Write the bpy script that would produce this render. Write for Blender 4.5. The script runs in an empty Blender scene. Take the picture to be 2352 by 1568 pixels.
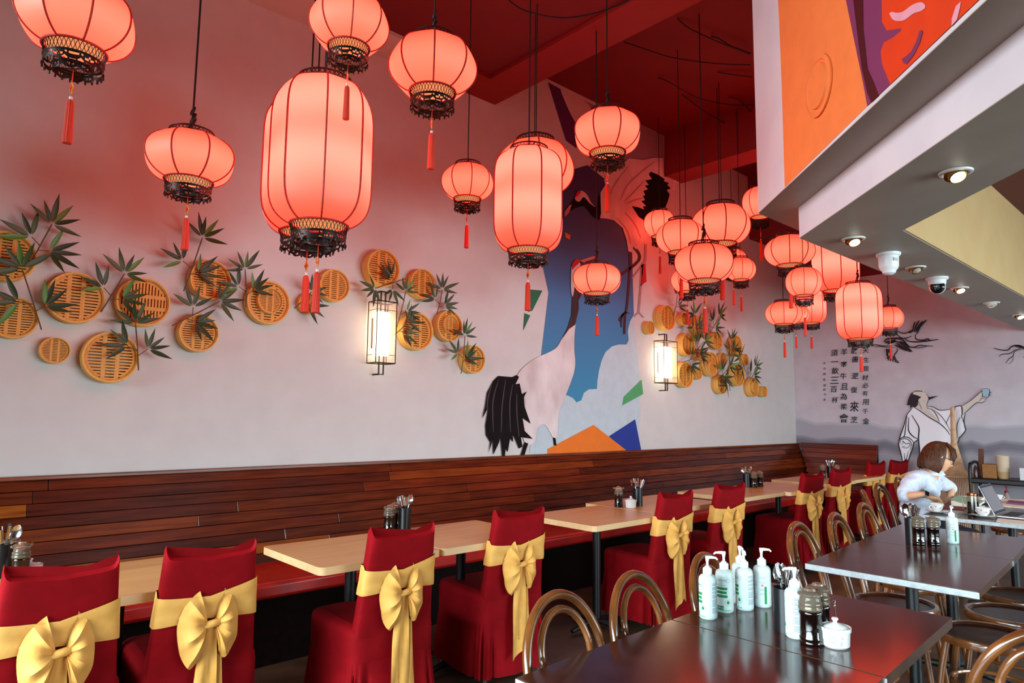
import bpy, bmesh, math, random
from mathutils import Vector, Matrix
from mathutils.geometry import tessellate_polygon
random.seed(7)
SC = bpy.context.scene
COL = SC.collection
PI = math.pi
# ---------------------------------------------------------------- camera
CAMZ = 1.43
FPX = 1547.08
YAW, PITCH, ROLL = math.radians(47.5724), math.radians(6.23985), math.radians(0.64909)
_f = Vector((math.cos(YAW)*math.cos(PITCH), math.sin(YAW)*math.cos(PITCH), math.sin(PITCH)))
_r = Vector((math.sin(YAW), -math.cos(YAW), 0.0))
_u = _r.cross(_f)
CR = math.cos(ROLL)*_r + math.sin(ROLL)*_u
CU = -math.sin(ROLL)*_r + math.cos(ROLL)*_u
CF = _f
cam_d = bpy.data.cameras.new('camera')
cam = bpy.data.objects.new('camera', cam_d)
COL.objects.link(cam)
cam.matrix_world = Matrix(((CR.x, CU.x, -CF.x, 0), (CR.y, CU.y, -CF.y, 0), (CR.z, CU.z, -CF.z, CAMZ), (0, 0, 0, 1)))
cam_d.sensor_width = 36.0
cam_d.lens = FPX/2352*36.0
cam_d.clip_start = 0.05
SC.camera = cam
O = Vector((0, 0, CAMZ))
def ray(px, py):
    return CF + CR*((px-1176)/FPX) - CU*((py-784)/FPX)
def at(px, py, x=None, y=None, z=None, t=None, d=None):
    """the world point seen at a pixel of the photograph, at a given wall, height, depth or diagonal x-y=d"""
    r = ray(px, py)
    if x is not None: k = x/r.x
    elif y is not None: k = y/r.y
    elif z is not None: k = (z-CAMZ)/r.z
    elif d is not None: k = d/(r.x-r.y)
    else: k = t
    return O + r*k
# ---------------------------------------------------------------- view, world, light
SC.view_settings.view_transform = 'Standard'
SC.view_settings.look = 'None'
SC.view_settings.gamma = 1.0
SC.view_settings.exposure = 0.0
SC.view_settings.use_curve_mapping = False
try:
    SC.cycles.use_denoising = True
    SC.cycles.max_bounces = 7
    SC.cycles.diffuse_bounces = 4
    SC.cycles.glossy_bounces = 3
    SC.cycles.transmission_bounces = 6
    SC.cycles.transparent_max_bounces = 12
    SC.cycles.caustics_reflective = False
    SC.cycles.caustics_refractive = False
    SC.cycles.sample_clamp_indirect = 4.0
except Exception:
    pass
W = bpy.data.worlds.new('world'); SC.world = W; W.use_nodes = True
bgn = W.node_tree.nodes['Background']
bgn.inputs[0].default_value = (0.62, 0.76, 0.95, 1); bgn.inputs[1].default_value = 0.2
def area(name, loc, rot, sx, sy, power, col):
    l = bpy.data.lights.new(name, 'AREA'); l.shape = 'RECTANGLE'; l.size = sx; l.size_y = sy
    l.energy = power; l.color = col
    o = bpy.data.objects.new(name, l); o.location = loc; o.rotation_euler = rot; COL.objects.link(o)
    return o
# daylight through the shop-front windows behind and beside the photographer, plus one added fill
l1 = area('daylight_front_window', (-2.85, 0.3, 1.55), (0, -math.radians(58), 0), 1.9, 6.4, 520, (0.72, 0.92, 1.0)); l1.data.spread = math.radians(84)
l2 = area('daylight_side_window', (5.2, -3.85, 1.45), (math.radians(68), 0, 0), 6.4, 1.8, 360, (0.76, 0.93, 1.0)); l2.data.spread = math.radians(130)
l3 = area('bulkhead_fill_light', (-2.85, 2.6, 3.35), (0, 0, 0), 1.3, 2.6, 46, (0.84, 0.95, 1.0)); l3.data.spread = math.radians(62)  # unseen fill added to brighten the bulkhead, no such window known
l3.rotation_euler = Vector((6.3, -1.9, -.55)).to_track_quat('-Z', 'X').to_euler()
# ---------------------------------------------------------------- materials
def lin(c):
    c = c/255.0
    return c/12.92 if c <= 0.04045 else ((c+0.055)/1.055)**2.4
def rgb(r, g, b): return (lin(r), lin(g), lin(b), 1.0)
MATS = {}
def mat(name, col, rough=0.5, metal=0.0, col2=None, scale=(4, 4, 4), nscale=6.0, bump=0.0, bscale=60.0, spec=0.5,
        emit=None, estr=0.0, trans=0.0, alpha=1.0, coat=0.0, ior=1.45, detail=4.0, sheen=0.0):
    if name in MATS: return MATS[name]
    m = bpy.data.materials.new(name); m.use_nodes = True
    nt = m.node_tree; b = nt.nodes['Principled BSDF']
    b.inputs['Base Color'].default_value = col
    b.inputs['Roughness'].default_value = rough
    b.inputs['Metallic'].default_value = metal
    b.inputs['IOR'].default_value = ior
    b.inputs['Specular IOR Level'].default_value = spec
    b.inputs['Transmission Weight'].default_value = trans
    b.inputs['Alpha'].default_value = alpha
    b.inputs['Coat Weight'].default_value = coat
    b.inputs['Coat Roughness'].default_value = 0.12
    b.inputs['Sheen Weight'].default_value = sheen
    if emit is not None:
        b.inputs['Emission Color'].default_value = emit; b.inputs['Emission Strength'].default_value = estr
    tc = nt.nodes.new('ShaderNodeTexCoord'); mp = nt.nodes.new('ShaderNodeMapping')
    mp.inputs['Scale'].default_value = scale
    nt.links.new(tc.outputs['Object'], mp.inputs['Vector'])
    if col2 is not None:
        nz = nt.nodes.new('ShaderNodeTexNoise'); nz.inputs['Scale'].default_value = nscale
        nz.inputs['Detail'].default_value = detail
        rp = nt.nodes.new('ShaderNodeValToRGB')
        rp.color_ramp.elements[0].position = 0.35; rp.color_ramp.elements[0].color = col
        rp.color_ramp.elements[1].position = 0.68; rp.color_ramp.elements[1].color = col2
        nt.links.new(mp.outputs[0], nz.inputs['Vector']); nt.links.new(nz.outputs['Fac'], rp.inputs['Fac'])
        nt.links.new(rp.outputs['Color'], b.inputs['Base Color'])
    if bump > 0:
        n2 = nt.nodes.new('ShaderNodeTexNoise'); n2.inputs['Scale'].default_value = bscale
        bp = nt.nodes.new('ShaderNodeBump'); bp.inputs['Strength'].default_value = bump; bp.inputs['Distance'].default_value = 0.002
        nt.links.new(mp.outputs[0], n2.inputs['Vector']); nt.links.new(n2.outputs['Fac'], bp.inputs['Height'])
        nt.links.new(bp.outputs['Normal'], b.inputs['Normal'])
    MATS[name] = m
    return m
def flat(name, r, g, b, r2=None, rough=0.75, **k):
    return mat(name, rgb(r, g, b), rough, col2=None if r2 is None else rgb(*r2), **k)
# ---------------------------------------------------------------- mesh builder
class MB:
    def __init__(s): s.v = []; s.f = []; s.m = []
    def add(s, v, f, mi=0):
        o = len(s.v); s.v += [tuple(p) for p in v]; s.f += [tuple(i+o for i in q) for q in f]; s.m += [mi]*len(f)
        return s
    def box(s, c, d, rot=None, mi=0):
        x, y, z = d[0]/2, d[1]/2, d[2]/2
        p = [Vector((a*x, b*y, e*z)) for a in (-1, 1) for b in (-1, 1) for e in (-1, 1)]
        if rot is not None: p = [rot @ q for q in p]
        c = Vector(c)
        return s.add([q+c for q in p], [(0, 1, 3, 2), (4, 6, 7, 5), (0, 4, 5, 1), (2, 3, 7, 6), (0, 2, 6, 4), (1, 5, 7, 3)], mi)
    def bb(s, x0, x1, y0, y1, z0, z1, mi=0):
        return s.box(((x0+x1)/2, (y0+y1)/2, (z0+z1)/2), (x1-x0, y1-y0, z1-z0), None, mi)
    def tube(s, pts, r, n=8, closed=False, mi=0, flat=1.0, up=None):
        pts = [Vector(p) for p in pts]; N = len(pts)
        rs = r if isinstance(r, (list, tuple)) else [r]*N
        V = []; ref = Vector(up) if up else None
        prev = None
        for i, p in enumerate(pts):
            a = pts[(i-1) % N] if (closed or i > 0) else p
            b = pts[(i+1) % N] if (closed or i < N-1) else p
            t = (b-a)
            if t.length < 1e-9: t = Vector((0, 0, 1))
            t.normalize()
            if ref is not None: u = ref - t*ref.dot(t)
            elif prev is None:
                u = Vector((0, 0, 1)) if abs(t.z) < 0.9 else Vector((1, 0, 0)); u = u - t*u.dot(t)
            else: u = prev - t*prev.dot(t)
            if u.length < 1e-6: u = Vector((1, 0, 0)) - t*t.x
            u.normalize(); prev = u; w = t.cross(u)
            for k in range(n):
                a2 = 2*PI*k/n
                V.append(p + (u*math.cos(a2)*flat + w*math.sin(a2))*rs[i])
        F = []
        for i in range(N if closed else N-1):
            j = (i+1) % N
            for k in range(n):
                k2 = (k+1) % n
                F.append((i*n+k, i*n+k2, j*n+k2, j*n+k))
        if not closed:
            F.append(tuple(range(n-1, -1, -1))); F.append(tuple((N-1)*n+k for k in range(n)))
        return s.add(V, F, mi)
    def lathe(s, prof, n=16, c=(0, 0, 0), mi=0, mtx=None, cap=True):
        V = []; F = []
        for r, z in prof:
            for k in range(n):
                a = 2*PI*k/n; V.append(Vector((r*math.cos(a), r*math.sin(a), z)))
        for i in range(len(prof)-1):
            for k in range(n):
                k2 = (k+1) % n
                F.append((i*n+k, i*n+k2, (i+1)*n+k2, (i+1)*n+k))
        if cap:
            if prof[0][0] > 1e-5: F.append(tuple(range(n-1, -1, -1)))
            if prof[-1][0] > 1e-5: F.append(tuple((len(prof)-1)*n+k for k in range(n)))
        if mtx is not None: V = [mtx @ v for v in V]
        c = Vector(c)
        return s.add([v+c for v in V], F, mi)
    def grid(s, rows, mi=0, closed=False):
        n = len(rows[0]); V = [p for r in rows for p in r]; F = []
        for i in range(len(rows)-1):
            for k in range(n if closed else n-1):
                k2 = (k+1) % n
                F.append((i*n+k, i*n+k2, (i+1)*n+k2, (i+1)*n+k))
        return s.add(V, F, mi)
    def ngon(s, pts, mi=0):
        pts = [Vector(p) for p in pts]
        return s.add(pts, [tuple(t) for t in tessellate_polygon([pts])], mi)
    def prism(s, xy, z0, z1, mi=0):
        n = len(xy); V = [Vector((x, y, z0)) for x, y in xy] + [Vector((x, y, z1)) for x, y in xy]
        T = tessellate_polygon([V[:n]])
        F = [tuple(t) for t in T] + [tuple(i+n for i in reversed(t)) for t in T]
        F += [(i, (i+1) % n, (i+1) % n+n, i+n) for i in range(n)]
        return s.add(V, F, mi)
    def mesh(s, name, mats, smooth=40):
        me = bpy.data.meshes.new(name)
        me.from_pydata([tuple(p) for p in s.v], [], s.f)
        for m in (mats if isinstance(mats, (list, tuple)) else [mats]): me.materials.append(m)
        if any(s.m): me.polygons.foreach_set('material_index', s.m)
        bm = bmesh.new(); bm.from_mesh(me); bmesh.ops.recalc_face_normals(bm, faces=bm.faces); bm.to_mesh(me); bm.free()
        if smooth:
            me.polygons.foreach_set('use_smooth', [True]*len(me.polygons))
            me.set_sharp_from_angle(angle=math.radians(smooth))
        me.update()
        return me
    def build(s, name, mats, parent=None, smooth=40, bevel=0, segs=2):
        o = bpy.data.objects.new(name, s.mesh(name, mats, smooth)); COL.objects.link(o)
        if parent: o.parent = parent
        if bevel:
            b = o.modifiers.new('edge', 'BEVEL'); b.width = bevel; b.segments = segs; b.limit_method = 'ANGLE'
        return o
def prop(o, label=None, cat=None, group=None, kind=None):
    if label: o['label'] = label
    if cat: o['category'] = cat
    if group: o['group'] = group
    if kind: o['kind'] = kind
    return o
def thing(name, label, cat, loc=(0, 0, 0), rotz=0.0, group=None, scale=None):
    o = bpy.data.objects.new(name, None); COL.objects.link(o)
    o.empty_display_size = 0.1; o.location = loc; o.rotation_euler = (0, 0, rotz)
    if scale: o.scale = scale
    return prop(o, label, cat, group)
def struct(o, label=None): return prop(o, label, None, None, 'structure')
def dup_tree(o, parent=None):
    c = o.copy(); COL.objects.link(c); c.parent = parent
    for ch in o.children: dup_tree(ch, c)
    return c
def copy_thing(o, label, loc, rotz=0.0, group=None, scale=None):
    c = dup_tree(o); c.location = loc; c.rotation_euler = (0, 0, rotz); c['label'] = label
    if group: c['group'] = group
    if scale: c.scale = scale
    return c
def inst(name, me, parent, loc=(0, 0, 0), rot=(0, 0, 0), scale=(1, 1, 1)):
    o = bpy.data.objects.new(name, me); COL.objects.link(o); o.parent = parent
    o.location = loc; o.rotation_euler = rot; o.scale = scale
    return o
def bez(p0, p1, p2, p3, n):
    out = []
    for i in range(n+1):
        t = i/n; a = (1-t)
        out.append(Vector(p0)*a**3 + Vector(p1)*3*a*a*t + Vector(p2)*3*a*t*t + Vector(p3)*t**3)
    return out
def smoothpath(pts, k=6):
    pts = [Vector(p) for p in pts]; out = []
    for i in range(len(pts)-1):
        p0 = pts[max(i-1, 0)]; p1 = pts[i]; p2 = pts[i+1]; p3 = pts[min(i+2, len(pts)-1)]
        for j in range(k):
            t = j/k
            out.append(0.5*((2*p1)+(p2-p0)*t+(2*p0-5*p1+4*p2-p3)*t*t+(3*p1-p0-3*p2+p3)*t**3))
    out.append(pts[-1]); return out
# ---------------------------------------------------------------- the room
WY, EX = 4.60, 9.96             # long wall, end wall
ZC1, ZC2, ZC3 = 4.33, 4.84, 3.93
m_wall = flat('wall_paint', 204, 202, 198, (200, 197, 193), 0.7, nscale=1.5, bump=0.08, bscale=120)
m_endw = flat('end_wall_paint', 196, 190, 196, (186, 180, 186), 0.75, nscale=1.2)
m_red = flat('ceiling_red', 104, 3, 0, (98, 2, 0), 0.6, nscale=1.0)
m_red2 = flat('beam_red', 130, 12, 2, (124, 10, 1), 0.55, nscale=1.0)
m_floor = mat('floor_concrete', rgb(88, 66, 48), 0.32, col2=rgb(62, 46, 36), nscale=1.3, bump=0.1, bscale=8)
m_white = flat('bulkhead_white', 214, 214, 218, (206, 206, 212), 0.6, nscale=1.0)
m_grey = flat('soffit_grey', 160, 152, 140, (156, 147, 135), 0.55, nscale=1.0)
m_cream = flat('recess_cream', 206, 172, 120, (200, 165, 112), 0.6, nscale=1.0)
m_brown = flat('recess_ceiling_brown', 92, 30, 20, (84, 26, 18), 0.6)
m_frame = flat('window_frame_dark', 40, 38, 38)
struct(MB().bb(-3.2, EX+.15, -4.4, WY+.15, -.1, 0).build('floor', m_floor), 'brown polished concrete floor')
wl = struct(MB().bb(-3.2, EX+.15, WY, WY+.15, 0, 5.0).build('wall_left', m_wall), 'long pale plaster wall lit pink')
we = MB(); we.bb(EX, EX+.15, -4.4, WY, 0, 3.43); we.build('wall_end', m_endw)
struct(bpy.data.objects['wall_end'], 'pale grey painted end wall')
struct(MB().bb(EX, EX+.15, -4.4, WY, 3.43, 5.0).build('wall_end_upper', m_red), 'red painted upper end wall')
# wall behind the camera with the shop windows, and the right-hand wall (both outside the picture)
wb = MB(); wb.bb(-3.2, -3.05, -4.4, WY, 0, .55); wb.bb(-3.2, -3.05, -4.4, WY, 4.1, 5.0); wb.bb(-3.2, -3.05, -4.4, 1.2, 2.95, 4.1); wb.bb(-3.2, -3.05, 4.0, WY, 2.95, 4.1)  # high opening in this wall added only for the bulkhead fill
wb.bb(-3.2, -3.05, -4.4, -3.0, .55, 2.95); wb.bb(-3.2, -3.05, 3.6, WY, .55, 2.95)
struct(wb.build('wall_back', m_wall), 'pale wall around the front windows')
wr = MB(); wr.bb(-3.05, EX, -4.4, -4.2, 0, .5); wr.bb(-3.05, EX, -4.4, -4.2, 2.4, 5.0); wr.bb(-3.05, 1.9, -4.4, -4.2, .5, 2.4); wr.bb(8.5, EX, -4.4, -4.2, .5, 2.4)
struct(wr.build('wall_right', m_wall), 'pale wall around the side windows')
for i, (a, b, n) in enumerate(((-3.0, 3.6, 4), )):
    w = MB()
    for k in range(n+1): w.bb(-3.16, -3.08, a+(b-a)*k/n-.03, a+(b-a)*k/n+.03, .55, 2.95)
    w.bb(-3.16, -3.08, a, b, .55, .62); w.bb(-3.16, -3.08, a, b, 2.88, 2.95)
    struct(w.build('window_1', m_frame), 'dark framed front window')
w = MB()
for k in range(7): x = 1.9+6.6*k/6; w.bb(x-.03, x+.03, -4.36, -4.28, .5, 2.4)
struct(w.build('window_2', m_frame), 'dark framed side window')
c1 = MB(); c1.bb(-3.2, 3.6, -4.4, WY-.34, ZC1+.03, ZC1+.6)
struct(c1.build('ceiling', m_red), 'low red painted ceiling')
struct(MB().bb(-3.2, 3.3, WY-.34, WY, ZC1, ZC1+.6).build('trim_1', m_wall), 'pale ceiling strip along the long wall')
struct(MB().bb(3.3, 3.95, WY-.34, WY, ZC1, ZC1+.6).build('trim_2', m_red2), 'red end of the ceiling strip')
struct(MB().bb(3.60, 3.95, -4.4, WY-.34, ZC1, ZC1+.6).build('trim_3', m_red2), 'bright red ceiling beam')
struct(MB().bb(3.95, EX, -4.4, WY, ZC2, ZC2+.12).build('ceiling_high', m_red), 'high red painted ceiling')
struct(MB().bb(6.68, 7.04, -4.4, WY, ZC1, ZC2).build('trim_4', m_red2), 'second red ceiling beam')
struct(MB().bb(8.71, EX, -4.4, WY, ZC3, ZC2).build('trim_5', m_red), 'dropped red ceiling at the far end')
# angled bulkhead over the counter side
ZA, ZB, ZH = CAMZ+1.257, CAMZ+1.07, CAMZ+1.835
dA, dB, dH = 1.877, 2.16, 2.885
yA, yB, yH = 1.963, 1.742, 1.262
A = [(dA-4.2, -4.2), (yA+dA, yA), (EX, yA), (EX, yH), (yH+dH, yH), (dH-4.2, -4.2)]
B = [(dB-4.2, -4.2), (yB+dB, yB), (EX, yB), (EX, yH), (yH+dH, yH), (dH-4.2, -4.2)]
a_ = MB(); a_.prism(A, ZA, ZC2)
bulk = struct(a_.build('bulkhead_upper', m_white, smooth=0), 'white angled bulkhead with orange mural')
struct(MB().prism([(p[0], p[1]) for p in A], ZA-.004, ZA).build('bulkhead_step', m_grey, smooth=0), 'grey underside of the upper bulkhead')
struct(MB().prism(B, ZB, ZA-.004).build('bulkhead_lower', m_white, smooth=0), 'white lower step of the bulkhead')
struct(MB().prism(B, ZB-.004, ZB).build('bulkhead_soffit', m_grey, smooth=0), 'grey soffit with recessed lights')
struct(MB().bb(yH+dH-.3, EX, yH-.012, yH-.002, ZB, ZH).build('bulkhead_recess', m_cream), 'cream inner face of the ceiling recess')
rc = MB(); rc.prism([(dH-4.2+.0, -4.2), (yH+dH, yH-.002), (EX, yH-.002), (EX, -4.2)], ZH, ZH+.05)
struct(rc.build('ceiling_recess', m_brown, smooth=0), 'dark red brown ceiling inside the recess')
# orange abstract mural on the diagonal face of the bulkhead
def polys_on(fn, items, name, label, cat, mats, kind_name):
    """flat painted areas of a mural: each polygon becomes one painted piece, layered by 0.4 mm"""
def crop(ox, oy, s): return lambda p: (ox+p[0]/s, oy+p[1]/s)
def paint(root, name, m, pts, place, layer, tf=None, curve=False, label=None):
    if tf: pts = [tf(p) for p in pts]
    if curve:
        q = smoothpath([(p[0], p[1], 0) for p in pts]+[(pts[0][0], pts[0][1], 0)], 4)[:-1]
        pts = [(p.x, p.y) for p in q]
    w = [place(p[0], p[1], layer) for p in pts]
    mb = MB(); mb.ngon(w)
    o = mb.build(name, m, root, smooth=0)
    if label: o['label'] = label
    return o
def stroke(mb, pts, width, place, layer, tf=None, taper=True, curve=True):
    """a brushed line painted flat on a wall: a ribbon of varying width"""
    if tf: pts = [tf(p) for p in pts]
    P_ = [(p[0], p[1], 0) for p in pts]
    q = smoothpath(P_, 4) if (curve and len(P_) > 2) else [Vector(p) for p in P_]
    n = len(q); L = []; R = []
    for i, p in enumerate(q):
        a = q[max(i-1, 0)]; b = q[min(i+1, n-1)]; t = (b-a)
        if t.length < 1e-6: t = Vector((1, 0, 0))
        t.normalize(); u = i/(n-1)
        w = width*0.5*((0.35+0.65*math.sin(PI*min(max(u*0.9+0.05, 0), 1))) if taper else 1)
        L.append(place(p.x-t.y*w, p.y+t.x*w, layer)); R.append(place(p.x+t.y*w, p.y-t.x*w, layer))
    mb.grid([L, R])
onwall = lambda px, py, l: at(px, py, y=WY-0.0015*l)
onend = lambda px, py, l: at(px, py, x=EX-0.0015*l)
onface = lambda px, py, l: at(px, py, d=dA-0.0022*l)
PM = lambda n, r, g, b, **k: flat('paint_'+n, r, g, b, tuple(int(v*.965) for v in (r, g, b)), 0.7, nscale=2.5, **k)
# --- crane mural on the long wall
mural = thing('crane_mural', 'tall painted mural of two cranes on a blue and cloud-grey strip on the long wall', 'mural', (4.6, WY, 2.4))
mural.location = (0, 0, 0)
T1, T7, T3 = crop(1080, 560, 3.075), crop(1100, 340, 4.356), crop(1100, 0, 3.564)
paint(mural, 'grey_panel', PM('mauve', 150, 134, 146), [(860, 820), (1000, 890), (1340, 1030), (1510, 1112), (1516, 1290), (1520, 1430), (1400, 1500), (1100, 1450), (900, 1290), (780, 1080)], onwall, 1, T3)
paint(mural, 'purple_band', PM('purple', 86, 40, 92), [(565, 672), (668, 728), (682, 775), (738, 905), (795, 1010), (800, 1215), (712, 1150)], onwall, 2, T3)
paint(mural, 'spread_wing', PM('feather', 212, 196, 190), [(668, 728), (860, 822), (925, 925), (860, 1100), (795, 1010), (738, 905), (682, 775)], onwall, 3, T3, True)
blue = [(1243, 815), (1260, 672), (1246, 607), (1254, 480), (1296, 395), (1350, 379), (1388, 410), (1440, 470), (1452, 573), (1454, 657), (1456, 724), (1462, 800), (1440, 960), (1300, 960)]
mb_ = mat('paint_blue_lantern_lit', rgb(58, 128, 176), 0.7)      # teal below, darkened to slate violet above to imitate the red lantern light
nt_ = mb_.node_tree; sx_ = nt_.nodes.new('ShaderNodeSeparateXYZ'); tc_ = nt_.nodes.new('ShaderNodeTexCoord'); mr_ = nt_.nodes.new('ShaderNodeMapRange'); cr_ = nt_.nodes.new('ShaderNodeValToRGB')
mr_.inputs['From Min'].default_value = 1.6; mr_.inputs['From Max'].default_value = 3.9; cr_.color_ramp.elements[0].color = rgb(52, 132, 170); cr_.color_ramp.elements[1].color = rgb(58, 50, 92)
e_ = cr_.color_ramp.elements.new(.45); e_.color = rgb(64, 112, 160)
nt_.links.new(tc_.outputs['Object'], sx_.inputs[0]); nt_.links.new(sx_.outputs['Z'], mr_.inputs['Value']); nt_.links.new(mr_.outputs[0], cr_.inputs['Fac']); nt_.links.new(cr_.outputs['Color'], nt_.nodes['Principled BSDF'].inputs['Base Color'])
paint(mural, 'blue_strip', mb_, blue, onwall, 2)
cloud = [(1285, 905), (1304, 908), (1316, 914), (1324, 924), (1335, 919), (1341, 902), (1352, 894), (1371, 893), (1372, 875), (1376, 850), (1382, 827), (1391, 808), (1406, 795), (1421, 791), (1439, 791), (1444, 781), (1442, 760), (1447, 738), (1456, 722), (1461, 788), (1469, 862), (1471, 953), (1466, 985), (1474, 1036), (1258, 1046), (1216, 1040), (1222, 1000), (1240, 960)]
paint(mural, 'cloud_area', PM('cloud', 184, 202, 208), cloud, onwall, 3)
paint(mural, 'green_shape', PM('green', 76, 158, 98), [(1473.5, 871.5), (1477.4, 904.7), (1429.6, 930.7), (1432.8, 911)], onwall, 5)
dg = PM('dark_green', 30, 104, 72)
paint(mural, 'green_shape', dg, [(1212, 664), (1246, 667), (1223, 713), (1214, 716)], onwall, 4)
paint(mural, 'green_shape', dg, [(1205, 719), (1218, 724), (1202, 759)], onwall, 4)
paint(mural, 'blue_mountain', PM('navy', 26, 52, 140), [(1398.7, 1001.6), (1459, 962.6), (1474, 1040), (1442.6, 1042)], onwall, 5)
paint(mural, 'orange_mountain', PM('orange', 226, 116, 24), [(1258, 1031), (1363.6, 975.6), (1444, 1038), (1440, 1050), (1258, 1056)], onwall, 6)
paint(mural, 'red_shape', PM('red', 190, 24, 30), [(1475, 607), (1482.6, 605), (1485, 646), (1471, 657.6)], onwall, 4)
paint(mural, 'orange_shape', PM('orange2', 222, 130, 40), [(1298, 533), (1311, 541), (1308, 550), (1299, 545)], onwall, 5)
sh = MB()
for pts, w in (([(1240, 0), (1235, 120), (1215, 150), (1205, 300), (1190, 480)], 16), ([(1215, 150), (1145, 240)], 12), ([(1190, 480), (1155, 515)], 12), ([(1190, 480), (1225, 520)], 10)):
    stroke(sh, pts, w/3.075, onwall, 4, T1, False)
sh.build('crane_shadow', PM('shadow', 172, 140, 146), mural, smooth=0)
cw = mat('paint_crane_white', rgb(226, 218, 216), 0.75, col2=rgb(194, 178, 176), nscale=3.2, scale=(1.2, 1, .7), detail=5)
cb = mat('paint_crane_black', rgb(20, 13, 15), 0.8, spec=.2, col2=rgb(8, 5, 6), nscale=9, scale=(3, 1, .5))
cn = mat('paint_crane_neck', rgb(84, 40, 44), 0.7, col2=rgb(40, 16, 22), nscale=4, scale=(2.5, 1, .5))
body = [(745, 560), (737, 640), (735, 750), (742, 830), (735, 900), (720, 950), (690, 1030), (650, 1130), (625, 1190), (618, 1330), (605, 1375), (585, 1370), (570, 1340), (540, 1290), (510, 1275), (470, 1310), (460, 1390), (420, 1420), (388, 1400), (370, 1350), (375, 1280), (322, 1000), (340, 915), (400, 850), (470, 803), (600, 740), (650, 665), (700, 600)]
paint(mural, 'standing_crane_body', cw, body, onwall, 7, T1, True)
neck = [(765, 120), (800, 110), (800, 330), (765, 400), (767, 460), (742, 570), (700, 600), (650, 668), (690, 590), (716, 500), (722, 380), (735, 310), (740, 200)]
paint(mural, 'standing_crane_neck', cn, neck, onwall, 8, T1)
paint(mural, 'standing_crane_cheek', cw, [(715, 160), (760, 128), (778, 150), (745, 230), (735, 320), (722, 372), (711, 300)], onwall, 9, T1, True)
paint(mural, 'standing_crane_crown', PM('crown', 200, 20, 34), [(718, 186), (722, 142), (745, 109), (770, 110), (770, 132), (742, 160)], onwall, 10, T1, True)
paint(mural, 'standing_crane_beak', PM('beak', 196, 130, 124), [(770, 118), (860, 88), (915, 80), (900, 96), (800, 130)], onwall, 9, T1)
tail = [(330, 925), (300, 940), (200, 932), (165, 965), (120, 1050), (105, 1150), (85, 1235), (130, 1150), (108, 1280), (112, 1350), (142, 1400), (130, 1480), (160, 1380), (163, 1490), (205, 1400), (215, 1350), (228, 1520), (245, 1520), (250, 1440), (265, 1470), (283, 1370), (305, 1400), (300, 1330), (345, 1445), (370, 1430), (358, 1365), (442, 1376), (385, 1320), (370, 1230), (427, 1270), (385, 1150), (380, 1080), (400, 1042), (365, 1060), (350, 985), (320, 990), (345, 940)]
paint(mural, 'standing_crane_tail', cb, tail, onwall, 9, T1)
paint(mural, 'standing_crane_leg', cb, [(585, 1365), (603, 1372), (610, 1425), (592, 1420)], onwall, 8, T1)
paint(mural, 'standing_crane_leg', cb, [(385, 1400), (410, 1408), (375, 1518), (348, 1518)], onwall, 8, T1)
st = MB()
for pts in ([(150, 1000), (125, 1090), (120, 1180)], [(200, 960), (160, 1120), (165, 1330)], [(250, 960), (225, 1150), (220, 1330)], [(300, 990), (280, 1130), (285, 1330)], [(330, 1060), (330, 1200), (345, 1360)]):
    stroke(st, pts, 2.2, onwall, 10, T1)
st.build('tail_highlight', PM('feather_grey', 74, 58, 60), mural, smooth=0)
# flying crane
fb = [(1212, 700), (1216, 500), (1218, 440), (1262, 370), (1252, 310), (1330, 250), (1400, 200), (1500, 100), (1640, 120), (1760, 95), (1845, 100), (1850, 285), (1960, 300), (2020, 322), (1960, 375), (1970, 420), (1900, 445), (1870, 560), (1760, 640), (1690, 745), (1640, 700), (1655, 800), (1700, 880), (1600, 1000), (1572, 1012), (1545, 985), (1532, 1042), (1495, 1032), (1478, 920), (1440, 800), (1350, 722), (1280, 705)]
paint(mural, 'flying_crane_body', cw, fb, onwall, 7, T7)
wing = [(1720, 235), (1790, 265), (1860, 310), (1850, 330), (1900, 350), (1885, 370), (1922, 402), (1880, 420), (1910, 462), (1888, 540), (1862, 600), (1740, 620), (1682, 742), (1600, 690), (1530, 580), (1590, 590), (1655, 615), (1640, 585), (1672, 580), (1625, 530), (1662, 520), (1640, 480), (1665, 470), (1645, 430), (1690, 410), (1660, 375), (1700, 368), (1665, 325), (1730, 310), (1700, 262)]
paint(mural, 'flying_crane_flight_feathers', cb, wing, onwall, 8, T7)
fn_ = [(955, 500), (975, 535), (1010, 530), (1045, 490), (1085, 520), (1150, 590), (1190, 590), (1200, 480), (1216, 470), (1222, 650), (1207, 716), (1185, 716), (1140, 680), (1080, 600), (1050, 575), (960, 600), (872, 660), (880, 600), (930, 545)]
paint(mural, 'flying_crane_neck', cb, fn_, onwall, 9, T7)
paint(mural, 'flying_crane_cheek', cw, [(962, 500), (985, 440), (1035, 428), (1085, 470), (1120, 540), (1165, 590), (1105, 548), (1050, 490), (1005, 536), (968, 520)], onwall, 10, T7, True)
paint(mural, 'flying_crane_crown', PM('crown', 200, 20, 34), [(958, 500), (985, 438), (1024, 430), (1000, 468), (966, 495)], onwall, 11, T7, True)
paint(mural, 'flying_crane_beak', PM('beak', 196, 130, 124), [(855, 640), (905, 572), (930, 560), (905, 640), (860, 690)], onwall, 10, T7)
lg = MB()
stroke(lg, [(1512, 1030), (1514, 1150), (1500, 1380), (1482, 1568), (1462, 1700), (1455, 1860)], 5.2, onwall, 6, T7, False)
stroke(lg, [(1548, 985), (1600, 1050), (1606, 1110), (1560, 1165), (1480, 1225), (1400, 1280)], 6, onwall, 6, T7, False)
stroke(lg, [(1100, 478), (1078, 500), (1068, 540), (1068, 590)], 5, onwall, 6, T1); stroke(lg, [(1095, 485), (1128, 490)], 4, onwall, 6, T1)
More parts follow.
